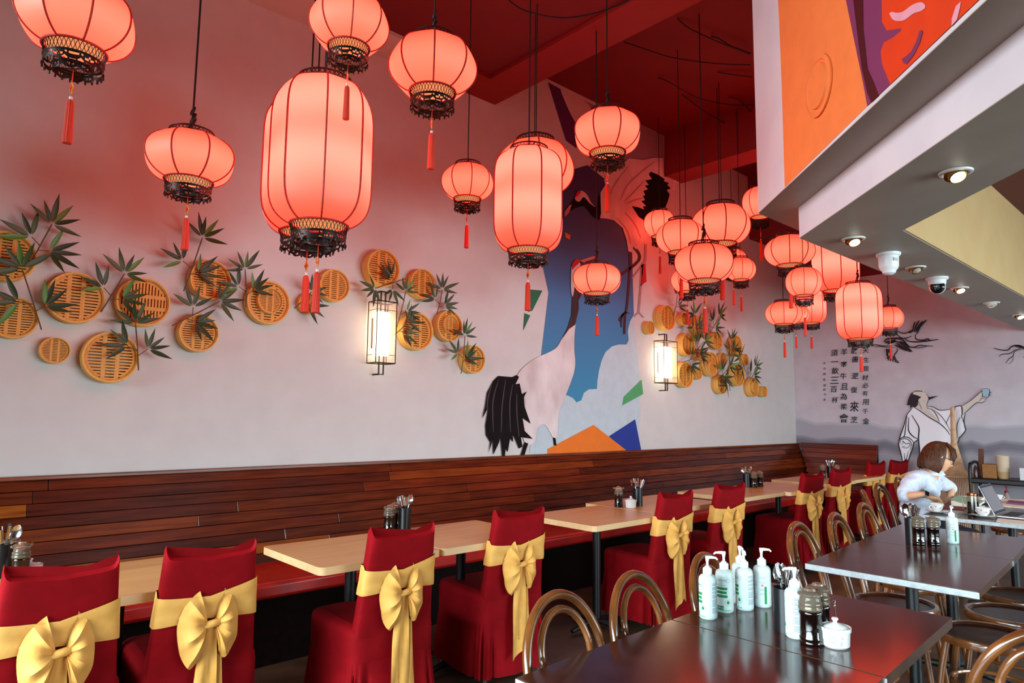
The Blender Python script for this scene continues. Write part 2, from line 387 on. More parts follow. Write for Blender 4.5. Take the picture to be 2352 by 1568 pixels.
stroke(lg, [(1090, 490), (1058, 525), (1057, 548)], 4, onwall, 6, T1)
lg.build('flying_crane_leg', cn, mural, smooth=0)
fs = MB()
for pts in ([(1420, 520), (1480, 380), (1600, 260), (1760, 130)], [(1450, 540), (1560, 430), (1650, 330)], [(1460, 560), (1560, 520), (1640, 500)], [(1300, 480), (1380, 330), (1500, 180)], [(1380, 700), (1480, 820), (1520, 960)], [(1460, 640), (1560, 760), (1620, 900)]):
    stroke(fs, pts, 3.4, onwall, 8.5, T7)
fs.build('flying_crane_feather_lines', PM('feather_shade', 176, 142, 142), mural, smooth=0)
# --- orange abstract mural on the angled bulkhead
am = thing('bulkhead_mural', 'orange, purple and red painted mural on the white angled bulkhead', 'mural', (0, 0, 0))
TA = crop(1700, 0, 3.563)
paint(am, 'orange_field', PM('orange_a', 238, 132, 66), [(330, -60), (310, 0), (318, 150), (340, 700), (365, 1532), (1040, 868), (1010, 700), (865, 0), (850, -60)], onface, 1, TA)
paint(am, 'purple_field', PM('purple_a', 122, 52, 92), [(850, -60), (865, 0), (950, 400), (1010, 700), (1040, 868), (1228, 690), (1160, 520), (1150, 420), (1175, 350), (1260, 300), (1318, 250), (1320, 232), (1200, 252), (1160, 180), (1158, 0), (1158, -60)], onface, 2, TA)
paint(am, 'maroon_stripe', PM('maroon', 70, 4, 14), [(920, -60), (925, 0), (955, 250), (995, 560), (1040, 760), (1072, 838), (1132, 782), (1095, 680), (1042, 560), (1008, 240), (1005, 0), (1005, -60)], onface, 3, TA)
paint(am, 'red_field', PM('red_a', 220, 62, 12), [(1158, -60), (1158, 0), (1160, 180), (1200, 250), (1320, 232), (1318, 250), (1260, 300), (1175, 350), (1150, 420), (1160, 520), (1228, 690), (1950, 0), (2010, -60)], onface, 2.5, TA)
paint(am, 'pink_stroke', PM('pink', 226, 160, 176), [(1220, 110), (1240, 98), (1290, 105), (1340, 90), (1400, 45), (1460, 20), (1500, 25), (1515, 60), (1480, 90), (1420, 110), (1350, 160), (1300, 172), (1250, 160)], onface, 4, TA, True)
paint(am, 'pink_stroke', PM('pink', 226, 160, 176), [(1730, 212), (1732, 150), (1765, 50), (1806, 12), (1800, 60), (1775, 160)], onface, 4, TA)
paint(am, 'purple_stroke', PM('purple_a', 122, 52, 92), [(1322, 480), (1350, 465), (1400, 420), (1440, 340), (1468, 255), (1486, 244), (1494, 262), (1470, 350), (1420, 450), (1362, 526), (1335, 515)], onface, 4, TA)
vr = MB()                                                    # round painted-over vent cover
n_ = Vector((-1, 1, 0)).normalized(); e1 = Vector((1, 1, 0)).normalized(); c_ = at(1700+655/3.563, 705/3.563, d=dA)
M_ = Matrix((e1, Vector((0, 0, 1)), n_)).transposed().to_4x4(); M_.translation = c_
vr.lathe([(.145, 0.004), (.145, .012), (.125, .016), (.118, .009), (.11, .009), (.105, .02), (0, .02)], 32, mtx=M_)
vent = vr.build('vent_cover', PM('orange_a', 238, 132, 66)); prop(vent, 'round flush cover painted orange on the bulkhead mural', 'vent')
# --- ink mural on the end wall
T4 = crop(1820, 720, 4.126)
im = thing('ink_mural', 'ink-style mural of a robed man raising a cup before grey hills and birds', 'mural', (0, 0, 0))
far = [(10, 990), (80, 998), (220, 1048), (350, 1040), (500, 1050), (700, 1036), (850, 1078), (1000, 1088), (1100, 1120), (1500, 1110), (1640, 1070), (1760, 1060), (1900, 1082), (2050, 1072), (2195, 1060), (2600, 1040), (2600, 2300), (10, 2300)]
mid = [(10, 1165), (100, 1168), (250, 1203), (450, 1185), (650, 1190), (790, 1215), (880, 1200), (1000, 1240), (1200, 1250), (1560, 1240), (1700, 1212), (1820, 1250), (2000, 1212), (2195, 1235), (2600, 1220), (2600, 2300), (10, 2300)]
def hill(nm, c, pts, dy, layer): paint(im, nm, c, [(x, y+(dy if y < 2000 else 0)) for x, y in pts], onend, layer, T4, False)
for k, (r, g, b) in enumerate(((180, 177, 183), (170, 168, 175), (160, 158, 166))): hill('hill_far', flat('hill_a%d' % k, r, g, b), far, k*16-16, 1+k)
for k, (r, g, b) in enumerate(((142, 139, 147), (126, 123, 131), (112, 109, 118))): hill('hill_near', flat('hill_b%d' % k, r, g, b), mid, k*16-16, 4+k)
for k, (r, g, b) in enumerate(((124, 121, 129), (138, 135, 142), (150, 146, 153))): hill('hill_mist', flat('hill_c%d' % k, r, g, b), [(x, y+70+k*22) for x, y in mid if y < 2000]+[(2600, 2300), (10, 2300)], 0, 7+k)
robe = [(1150, 885), (1085, 960), (1050, 1080), (1015, 1180), (1005, 1240), (1020, 1300), (1045, 1400), (1055, 1500), (1085, 1460), (1100, 1400), (1140, 1260), (1150, 1225), (1195, 1190), (1205, 1360), (1210, 2000), (1540, 2000), (1545, 1240), (1580, 1180), (1640, 1100), (1625, 1010), (1640, 945), (1605, 960), (1600, 875), (1540, 885), (1520, 905), (1400, 915), (1330, 885), (1280, 880)]
paint(im, 'robe', flat('paint_robe', 232, 232, 236), robe, onend, 11, T4)
sk = flat('paint_skin', 206, 196, 186)
paint(im, 'painted_neck', sk, [(1150, 885), (1190, 800), (1290, 800), (1275, 860), (1282, 895), (1340, 960), (1385, 1020), (1320, 990)], onend, 12, T4)
paint(im, 'painted_face', sk, [(1140, 760), (1150, 742), (1225, 735), (1272, 745), (1268, 765), (1288, 785), (1290, 815), (1275, 850), (1230, 850), (1190, 830)], onend, 13, T4)
paint(im, 'painted_arm', sk, [(1602, 878), (1690, 820), (1780, 742), (1800, 735), (1805, 790), (1840, 800), (1860, 815), (1800, 842), (1742, 845), (1612, 962)], onend, 12, T4)
ink = flat('paint_ink', 34, 26, 32)
paint(im, 'painted_hair', ink, [(1150, 742), (1140, 762), (1185, 775), (1222, 790), (1195, 812), (1188, 868), (1165, 888), (1135, 880), (1112, 905), (1118, 868), (1085, 868), (1092, 830), (1105, 790), (1125, 755)], onend, 14, T4)
paint(im, 'painted_beard', ink, [(1285, 792), (1330, 785), (1385, 778), (1330, 802), (1293, 818)], onend, 14, T4)
paint(im, 'painted_cup', flat('paint_cup', 150, 188, 200), [(1800, 712), (1867, 718), (1855, 790), (1803, 780)], onend, 14, T4)
il = MB()
L7 = [([(1150, 742), (1170, 733), (1225, 735), (1225, 742)], 5), ([(1240, 742), (1270, 745)], 3), ([(1265, 762), (1288, 785), (1290, 812), (1275, 860), (1282, 905)], 3), ([(1190, 820), (1215, 880), (1225, 905)], 3), ([(1240, 830), (1255, 828)], 3),
 ([(1150, 885), (1200, 915), (1300, 985), (1395, 1040), (1460, 1100), (1495, 1150)], 6), ([(1280, 890), (1340, 925), (1380, 990), (1392, 1030)], 5), ([(1285, 882), (1330, 883), (1400, 915), (1515, 905)], 5), ([(1310, 890), (1400, 960), (1460, 1040), (1500, 1120)], 4),
 ([(1520, 910), (1540, 885), (1600, 876), (1610, 940), (1600, 990)], 6), ([(1545, 890), (1525, 950), (1530, 1010)], 4), ([(1600, 965), (1630, 1050), (1640, 1105), (1600, 1160), (1580, 1180), (1575, 1215), (1545, 1245)], 6), ([(1640, 945), (1625, 1010), (1640, 1100)], 6), ([(1590, 980), (1560, 1060), (1565, 1180)], 5), ([(1510, 930), (1470, 1010), (1455, 1050)], 4),
 ([(1130, 900), (1085, 960), (1060, 1050), (1020, 1170), (1008, 1240), (1030, 1330), (1050, 1440), (1055, 1500)], 7), ([(1105, 980), (1100, 1100), (1140, 1160), (1195, 1190)], 7), ([(1085, 970), (1070, 1100), (1060, 1160), (1020, 1185)], 6), ([(1130, 960), (1180, 1040), (1200, 1090), (1195, 1190), (1205, 1290), (1205, 1400), (1208, 1568)], 8),
 ([(1195, 1190), (1150, 1225), (1140, 1270), (1115, 1340), (1085, 1440), (1055, 1500)], 7), ([(1012, 1200), (1040, 1175), (1090, 1170), (1130, 1195), (1150, 1225)], 6), ([(1020, 1230), (1030, 1195), (1075, 1185), (1120, 1215), (1125, 1260), (1110, 1300)], 5), ([(1060, 1320), (1070, 1400), (1095, 1440)], 4), ([(1100, 1300), (1080, 1380), (1060, 1450)], 4),
 ([(1030, 1245), (1050, 1220), (1045, 1205), (1080, 1235), (1105, 1225), (1110, 1250), (1080, 1275), (1035, 1265)], 4), ([(1040, 1255), (1060, 1262), (1055, 1245)], 3), ([(1062, 1262), (1085, 1268)], 3),
 ([(1602, 878), (1690, 822), (1780, 745), (1798, 738)], 4), ([(1612, 962), (1680, 900), (1745, 845), (1800, 842), (1835, 818)], 4), ([(1798, 738), (1800, 790), (1770, 830)], 3), ([(1865, 745), (1885, 745), (1860, 765), (1880, 772), (1855, 785)], 3), ([(1840, 795), (1838, 812), (1800, 800)], 3), ([(1800, 712), (1867, 718), (1855, 790), (1803, 780), (1800, 712)], 3)]
for pts, w in L7: stroke(il, pts, w/4.126*1.5, onend, 15, T4, True)
il.build('robe_outline', ink, im, smooth=0)
bd = MB()                                                    # two flying ink birds
B7 = [([(965, 140), (985, 190), (1035, 230), (1090, 230), (1130, 210)], 7), ([(975, 150), (1040, 185), (1090, 180), (1120, 160)], 7), ([(1100, 180), (1125, 170), (1145, 150)], 14), ([(1140, 165), (1150, 110), (1165, 75)], 9), ([(1155, 175), (1170, 120), (1200, 65)], 12), ([(1170, 180), (1190, 130), (1235, 70)], 12), ([(1185, 185), (1210, 120), (1270, 60)], 13),
 ([(1185, 185), (1165, 205), (1170, 235), (1200, 250), (1250, 250), (1275, 240), (1300, 245)], 8), ([(1060, 235), (1110, 262), (1180, 268), (1250, 262), (1310, 255), (1385, 243)], 9), ([(1262, 250), (1280, 236), (1300, 248), (1280, 258), (1262, 250)], 6),
 ([(870, 265), (900, 240), (960, 235), (1020, 238), (1060, 262), (1085, 300)], 13), ([(880, 275), (930, 262), (980, 252)], 16), ([(900, 290), (950, 270), (1000, 262)], 12), ([(1000, 265), (1060, 300), (1135, 360)], 14), ([(985, 280), (1050, 320), (1120, 362)], 14), ([(970, 295), (1030, 325), (1085, 352)], 12), ([(1020, 262), (1080, 290), (1110, 320)], 12),
 ([(760, 300), (790, 295), (860, 305), (945, 305)], 6), ([(775, 318), (830, 312), (890, 318), (960, 320)], 5), ([(1085, 305), (1150, 318), (1190, 305), (1225, 300), (1260, 305), (1335, 307)], 7), ([(1100, 315), (1180, 325), (1230, 320), (1280, 308)], 5),
 ([(890, 330), (900, 360), (895, 400)], 16), ([(905, 340), (930, 355), (920, 375)], 22), ([(900, 385), (905, 410), (895, 430)], 9), ([(925, 385), (915, 420), (905, 445)], 8), ([(940, 390), (935, 425), (925, 450)], 8), ([(955, 400), (955, 430), (950, 455)], 8), ([(985, 330), (995, 350), (970, 385), (965, 405), (985, 440), (1012, 465)], 8), ([(965, 410), (975, 450), (1005, 466)], 8)]
for pts, w in B7: stroke(bd, pts, w/4.126*1.45, onend, 15, T4, True)
bd.build('painted_birds', ink, im, smooth=0)
br = MB()
for pts, w in (([(1910, 326), (1980, 345), (2040, 345), (2075, 315), (2130, 300), (2200, 320), (2300, 340)], 12), ([(2110, 305), (2160, 312), (2250, 350)], 26), ([(1955, 410), (1990, 385), (2060, 378), (2110, 345), (2160, 330)], 8), ([(2020, 470), (2050, 430), (2090, 400), (2105, 360), (2170, 335)], 8), ([(2050, 480), (2085, 445), (2092, 400)], 5), ([(2185, 415), (2210, 400), (2260, 370)], 6)):
    stroke(br, pts, w/4.126, onend, 15, T4, True)
br.build('painted_branch', ink, im, smooth=0)
# calligraphy columns, painted flat on the wall
def text_on(s, center, h, X, Y, m, parent, name='painted_text', shear=0.0, off=0.0, align='CENTER', width=None):
    c = bpy.data.curves.new(name, 'FONT'); c.body = s; c.size = 1.0; c.align_x = align; c.align_y = 'CENTER'; c.shear = shear; c.offset = off; c.resolution_u = 2
    t = bpy.data.objects.new(name, c); COL.objects.link(t)
    dg = bpy.context.evaluated_depsgraph_get(); me = bpy.data.meshes.new_from_object(t.evaluated_get(dg))
    bpy.data.objects.remove(t)
    if len(me.vertices) == 0: return None
    xs = [v.co.x for v in me.vertices]; ys = [v.co.y for v in me.vertices]
    cx, cy = (min(xs)+max(xs))/2, (min(ys)+max(ys))/2
    k = h/max(max(ys)-min(ys), 1e-4); kx = k
    if width: kx = width/max(max(xs)-min(xs), 1e-4)
    if align != 'CENTER': cx = min(xs)
    for v in me.vertices: v.co = center + X*((v.co.x-cx)*kx) + Y*((v.co.y-cy)*k)
    me.materials.clear(); me.materials.append(m)
    o = bpy.data.objects.new(name, me); COL.objects.link(o); o.parent = parent
    return o
ct = thing('calligraphy', 'columns of black brush calligraphy painted on the pale end wall beside the flying birds', 'calligraphy', (0, 0, 0))
cols = [(695, '天生我材必有用千金', (350, 438, 520, 605, 680, 755, 838, 925, 1018), 52), (588, '散盡還復來烹', (350, 432, 590, 722, 880, 1005), 62), (487, '羊宰牛且為樂會', (362, 480, 592, 690, 785, 880, 990), 62), (400, '須一飲三百杯', (372, 456, 542, 632, 716, 818), 60), (303, '李白將進酒詩句書', (470, 520, 572, 625, 680, 720, 765, 815), 22)]
XR, YR = Vector((0, -1, 0)), Vector((0, 0, 1))
for cx_, s_, ys_, sz in cols:
    for ch, cy_ in zip(s_, ys_):
        p = T4((cx_+random.uniform(-6, 6), cy_)); k = sz/4.126
        if ch in '一': hh = .012
        else: hh = (at(p[0], p[1]-k/2, x=EX)-at(p[0], p[1]+k/2, x=EX)).z*random.uniform(.9, 1.12)
        if ch == '來': hh *= 1.5
        if ch == '會': hh *= 1.3
        text_on(ch, at(p[0], p[1], x=EX-.016), hh, XR, YR, ink, ct, 'brush_character', .12, .010, width=(.10 if ch == '一' else (None if ch not in '來會' else .12)))
# ---------------------------------------------------------------- built-in timber bench
def plankmat(i, a, b): return mat('bench_wood_%d' % i, rgb(*a), 0.26, col2=rgb(*b), scale=(1.0, 14, 14), nscale=3.0, bump=.12, bscale=14, coat=.12, spec=.4, detail=6)
PW = [plankmat(0, (96, 38, 12), (60, 19, 5)), plankmat(1, (122, 54, 16), (84, 32, 8)), plankmat(2, (80, 28, 9), (46, 14, 4)), plankmat(3, (146, 78, 22), (104, 46, 10)), plankmat(4, (104, 38, 12), (72, 24, 7))]
PWy = [mat('bench_wood_end_%d' % i, rgb(*a), 0.26, col2=rgb(*b), scale=(14, 1, 14), nscale=3.0, bump=.12, bscale=14, coat=.35, detail=6) for i, (a, b) in enumerate((((112, 44, 30), (84, 28, 18)), ((92, 32, 20), (64, 20, 12)), ((124, 54, 34), (90, 34, 20))))]
m_dark = flat('bench_base_dark', 24, 8, 7, (15, 5, 4), .8, spec=.1)
m_gap = flat('bench_gap_black', 8, 4, 3, rough=.9)
m_vinyl = mat('red_vinyl', rgb(176, 28, 18), .32, col2=rgb(150, 20, 14), nscale=2, bump=.05)
bench = thing('banquette', 'long varnished timber-backed banquette with red vinyl seat along the crane wall', 'bench', (0, 0, 0))
BY0, BZ0, BY1, BZ1, NR = 4.34, .46, 4.575, 1.045, 9
ang = math.atan2(BY1-BY0, BZ1-BZ0)
for r in range(NR):
    z0 = BZ0+(BZ1-BZ0)*r/NR; z1 = BZ0+(BZ1-BZ0)*(r+1)/NR
    y0 = BY0+(BY1-BY0)*r/NR; y1 = BY0+(BY1-BY0)*(r+1)/NR
    x = -1.0; k = 0
    while x < EX-.04:
        L = random.uniform(1.5, 2.6) if k else random.uniform(.5, 1.9)
        xe = min(x+L, EX-.03)
        if EX-xe < .5: xe = EX-.03
        o = random.uniform(0, .0009)
        m = MB(); g = .0016
        for (xa, xb) in ((x+g, xe-g),):
            n = Vector((0, -math.cos(ang), math.sin(ang)))*(.018+o); t = Vector((0, y1-y0, z1-z0)).normalized()*g
            p = [Vector((xa, y0, z0))+t, Vector((xb, y0, z0))+t, Vector((xb, y1, z1))-t, Vector((xa, y1, z1))-t]
            m.add(p+[q+n for q in p], [(0, 3, 2, 1), (4, 5, 6, 7), (0, 1, 5, 4), (1, 2, 6, 5), (2, 3, 7, 6), (3, 0, 4, 7)])
        m.build('plank', PW[0 if r == NR-1 else random.choice((0, 0, 1, 2, 2, 4, 3 if x < 1.5 or r < 2 else 4))], bench, smooth=0, bevel=.002, segs=1)
        x = xe; k += 1
cap = MB(); cap.bb(-1.0, EX-.03, BY1-.035, WY-.002, BZ1, BZ1+.022); cap.build('top_rail', PW[1], bench, bevel=.004)
MB().prism([(BY0-.0, 0), (WY-.005, 0), (WY-.005, BZ1-.005), (BY1+.004, BZ1-.005), (BY0+.004, BZ0)], -1.0, EX-.03)
bk = MB(); prof = [(BY0+.02, .05), (WY-.004, .05), (WY-.004, BZ1-.004), (BY1+.004, BZ1-.004), (BY0+.004, BZ0)]
V = [Vector((-1.0, y, z)) for y, z in prof]+[Vector((EX-.03, y, z)) for y, z in prof]
bk.add(V, [(0, 1, 2, 3, 4), (9, 8, 7, 6, 5)]+[(i, (i+1) % 5, (i+1) % 5+5, i+5) for i in range(5)])
bk.build('back_frame', m_gap, bench, smooth=0)
x = -1.0
for k in range(5):
    xe = min(x+2.19, EX-.04)
    MB().bb(x+.002, xe-.002, 3.80, 4.36, .385, .475).build('seat_cushion', m_vinyl, bench, bevel=.022, segs=3); x = xe
MB().bb(-1.0, EX-.04, 3.88, 4.37, 0.001, .385).build('base', m_dark, bench, smooth=0)
bend = thing('banquette', 'short varnished timber banquette across the end wall below the calligraphy', 'bench', (0, 0, 0))
EX0 = EX-.24
for r in range(NR):
    z0 = BZ0+(BZ1+.03-BZ0)*r/NR; z1 = BZ0+(BZ1+.03-BZ0)*(r+1)/NR
    xa = EX0+.21*r/NR; xb = EX0+.21*(r+1)/NR; yl = BY0+(BY1-BY0)*r/NR-.03
    p = [Vector((xa, 3.46, z0+.001)), Vector((xa, yl, z0+.001)), Vector((xb, yl, z1-.001)), Vector((xb, 3.46, z1-.001))]
    n = Vector((-.018, 0, .006))
    m = MB(); m.add(p+[q+n for q in p], [(0, 3, 2, 1), (4, 5, 6, 7), (0, 1, 5, 4), (1, 2, 6, 5), (2, 3, 7, 6), (3, 0, 4, 7)])
    m.build('plank', PWy[(0, 1, 0, 2, 0, 1, 2, 0, 1)[r]], bend, smooth=0, bevel=.002, segs=1)
MB().prism([(EX0+.02, 3.47), (EX-.003, 3.47), (EX-.003, 4.33), (EX0+.02, 4.33)], .05, .46).build('back_frame', m_dark, bend, smooth=0)
q = MB(); q.add([Vector((EX0+.004, 3.47, .46)), Vector((EX-.003, 3.47, .46)), Vector((EX-.003, 3.47, 1.07)), Vector((EX-.03, 3.47, 1.07))]+[Vector((EX0+.004, 4.33, .46)), Vector((EX-.003, 4.33, .46)), Vector((EX-.003, 4.33, 1.07)), Vector((EX-.03, 4.33, 1.07))], [(0, 1, 2, 3), (7, 6, 5, 4), (0, 4, 5, 1), (1, 5, 6, 2), (2, 6, 7, 3), (3, 7, 4, 0)])
q.build('back_panel', m_dark, bend, smooth=0)
MB().bb(EX0-.48, EX0+.0, 3.58, 3.79, .385, .475).build('seat_cushion', m_vinyl, bend, bevel=.02, segs=3)
MB().bb(EX0-.42, EX0+.0, 3.59, 3.78, .001, .385).build('base', m_dark, bend, smooth=0)
# ---------------------------------------------------------------- pale wooden tables
m_oak = mat('pale_laminate', rgb(212, 160, 90), .3, col2=rgb(198, 142, 72), scale=(1, 9, 9), nscale=3.5, bump=.04, detail=6)
m_oakedge = mat('pale_laminate_edge', rgb(226, 184, 134), .4, col2=rgb(216, 172, 120), scale=(1, 9, 9), nscale=3)
m_pole = flat('black_metal', 22, 24, 26, (16, 18, 20), .35)
def rounded(x0, x1, y0, y1, r, n=4):
    out = []
    for cx, cy, a0 in ((x1-r, y1-r, 0), (x0+r, y1-r, 90), (x0+r, y0+r, 180), (x1-r, y0+r, 270)):
        for k in range(n+1):
            a = math.radians(a0+90*k/n); out.append((cx+r*math.cos(a), cy+r*math.sin(a)))
    return out
def slab(xy, z0, z1, name, ma, me_, parent, bevel=.003):
    n = len(xy); m = MB(); V = [Vector((x, y, z0)) for x, y in xy]+[Vector((x, y, z1)) for x, y in xy]
    m.add(V, [tuple(range(n-1, -1, -1)), tuple(range(n, 2*n))], 0); m.add(V, [(i, (i+1) % n, (i+1) % n+n, i+n) for i in range(n)], 1)
    return m.build(name, [ma, me_], parent, smooth=50, bevel=bevel, segs=2)
def tfoot(parent, lx, ly, L=.5):
    MB().tube([(lx, ly, .03), (lx, ly, .70)], .028, 14).build('pole', m_pole, parent)
    b = MB()
    for k in range(4):
        a = PI/4*0+k*PI/2; d = Vector((math.cos(a), math.sin(a), 0)); c = Vector((lx, ly, 0))
        b.tube([c+Vector((0, 0, .05)), c+d*L*.25+Vector((0, 0, .045)), c+d*L*.5+Vector((0, 0, .022))], [.022, .018, .014], 8)
    b.build('base', m_pole, parent); 
    MB().box((lx, ly, .705), (L*.8, .05, .02)).box((lx, ly, .705), (.05, L*.6, .02)).build('bracket', m_pole, parent)
def light_table(x0, x1, yf, label, depth=.64, rot=0):
    cx, cy = (x0+x1)/2, yf+depth/2
    t = thing('cafe_table', label, 'table', (cx, cy, 0), 0, 'pale wooden tables along the banquette')
    w, d = (x1-x0)/2, depth/2
    slab(rounded(-w, w, -d, d, .03), .715, .75, 'tabletop', m_oak, m_oakedge, t)
    tfoot(t, 0, 0)
    return t
def yf(x): return 2.80+.045*(x-1.4)
LT = [(-.20, .40, 2.86, 'pale wooden table with soy jars and a sugar bowl at the picture edge'), (.405, 1.08, 2.86, 'pale wooden table between the first two red covered chairs'),
 (1.45, 2.112, 2.82, 'pale wooden table with a free rounded corner behind the third red chair'), (2.12, 2.86, 2.82, 'pale wooden table in front of the fourth red chair, butted to its neighbour'),
 (3.27, 4.06, 2.80, 'pale wooden table with soy jar, white sugar bowl and cutlery pot'), (4.068, 5.03, 2.95, 'pale wooden table behind the fifth red chair'),
 (5.37, 6.18, 2.98, 'pale wooden table with a cutlery pot on its far seam'), (6.188, 7.0, 2.93, 'pale wooden table carrying two soy jars, behind the seventh red chair'),
 (7.27, 8.0, 3.03, 'pale wooden table next to the bench corner with a cutlery pot'), (8.008, 8.95, 3.05, 'pale wooden table next to the end wall')]
LTO = [light_table(*a[:3], a[3]) for a in LT]
# ---------------------------------------------------------------- dark tables
m_dtop = mat('dark_tabletop', rgb(58, 28, 22), .15, col2=rgb(46, 20, 15), nscale=3, bump=.02, bscale=5, spec=.42)
m_dedge = mat('dark_table_edge', rgb(70, 46, 30), .3, col2=rgb(56, 36, 24), nscale=3, coat=.5)
m_dpale = mat('worn_window_lit_edge', rgb(182, 188, 190), .35, col2=rgb(158, 164, 168), nscale=9, coat=.3)  # scuffed near edges, painted pale for the window light on them
def quad_table(px4, label, z=.75, pole=True):
    """dark table: corners near-left, near-right, far-right, far-left as plan points"""
    c = sum((Vector((p[0], p[1], 0)) for p in px4), Vector())/4
    t = thing('dark_table', label, 'table', (c.x, c.y, 0), 0, 'dark brown tables in the middle of the room')
    xy = [(p[0]-c.x, p[1]-c.y) for p in px4]
    slab(xy, z-.032, z, 'tabletop', m_dtop, m_dedge, t, bevel=.003)
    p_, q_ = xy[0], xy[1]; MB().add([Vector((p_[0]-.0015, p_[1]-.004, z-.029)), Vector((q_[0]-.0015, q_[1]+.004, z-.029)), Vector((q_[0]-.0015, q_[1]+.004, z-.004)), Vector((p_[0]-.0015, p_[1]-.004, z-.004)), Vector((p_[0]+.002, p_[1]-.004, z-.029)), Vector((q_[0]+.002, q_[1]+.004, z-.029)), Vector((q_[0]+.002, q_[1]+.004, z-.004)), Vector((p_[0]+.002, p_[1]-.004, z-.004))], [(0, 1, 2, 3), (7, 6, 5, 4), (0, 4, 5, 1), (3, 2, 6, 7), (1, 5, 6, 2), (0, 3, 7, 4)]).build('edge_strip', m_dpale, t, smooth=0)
    tfoot(t, 0, 0, .56)
    return t
g = .0035
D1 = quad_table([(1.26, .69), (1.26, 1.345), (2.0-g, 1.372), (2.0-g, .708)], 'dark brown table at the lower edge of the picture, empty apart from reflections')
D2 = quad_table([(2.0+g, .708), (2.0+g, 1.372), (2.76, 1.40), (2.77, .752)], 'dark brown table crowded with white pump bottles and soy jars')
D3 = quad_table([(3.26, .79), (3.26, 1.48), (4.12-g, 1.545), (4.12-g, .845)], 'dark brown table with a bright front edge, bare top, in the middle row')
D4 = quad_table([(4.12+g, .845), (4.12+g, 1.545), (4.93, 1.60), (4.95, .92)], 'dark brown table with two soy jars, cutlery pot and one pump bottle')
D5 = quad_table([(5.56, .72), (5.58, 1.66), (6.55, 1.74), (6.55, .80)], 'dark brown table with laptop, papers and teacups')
# ---------------------------------------------------------------- red covered chairs with sashes
m_cloth = mat('red_cloth', rgb(138, 3, 14), .8, col2=rgb(124, 1, 9), nscale=3, bump=.25, bscale=9, spec=.15)
m_sash = mat('gold_sash', rgb(226, 168, 88), .65, col2=rgb(216, 154, 74), nscale=4, bump=.3, bscale=14, spec=.2)
m_leg = flat('chrome_leg', 120, 118, 116, metal=.8, rough=.3) if False else mat('steel_leg', rgb(120, 118, 116), .3, metal=.8)
def back_at(z):            # centre y and half width of the backrest at height z
    u = (z-.40)/(.91-.40)
    return -.03-.075*max(u, 0)**1.3, .20-.037*max(u, 0)
def lobe(side, top, out, low, tip):
    """one puffed loop of the bow: fan of pleats from the knot"""
    rows = []; N = 26; M = 9
    ctl = smoothpath([(top[0], 0, top[1]), ((top[0]+out[0])*.56, 0, (top[1]+out[1])*.60), (out[0], 0, out[1]), (low[0], 0, low[1]), (tip[0], 0, tip[1]), (tip[0]*.45, 0, tip[1]*.78)], 5)
    n = len(ctl)
    for i in range(n):
        a = i/(n-1); e = ctl[i]; row = []
        for j in range(M+1):
            s = j/M
            pl = abs(((a*5.0+.2) % 1)*2-1)*.030*s**.85*(1.3-s)-.008 + .034*math.sin(PI*min(s*1.08, 1))**.8*math.sin(PI*min(max(a*.96+.02, 0), 1))**.5
            row.append(Vector((side*(.012+(e.x-.0)*s), -.016-pl, e.z*s)))
        rows.append(row)
    m = MB(); m.grid(rows)
    m2 = [[p+Vector((0, .012, 0)) for p in r] for r in rows]
    m.grid(m2); return m
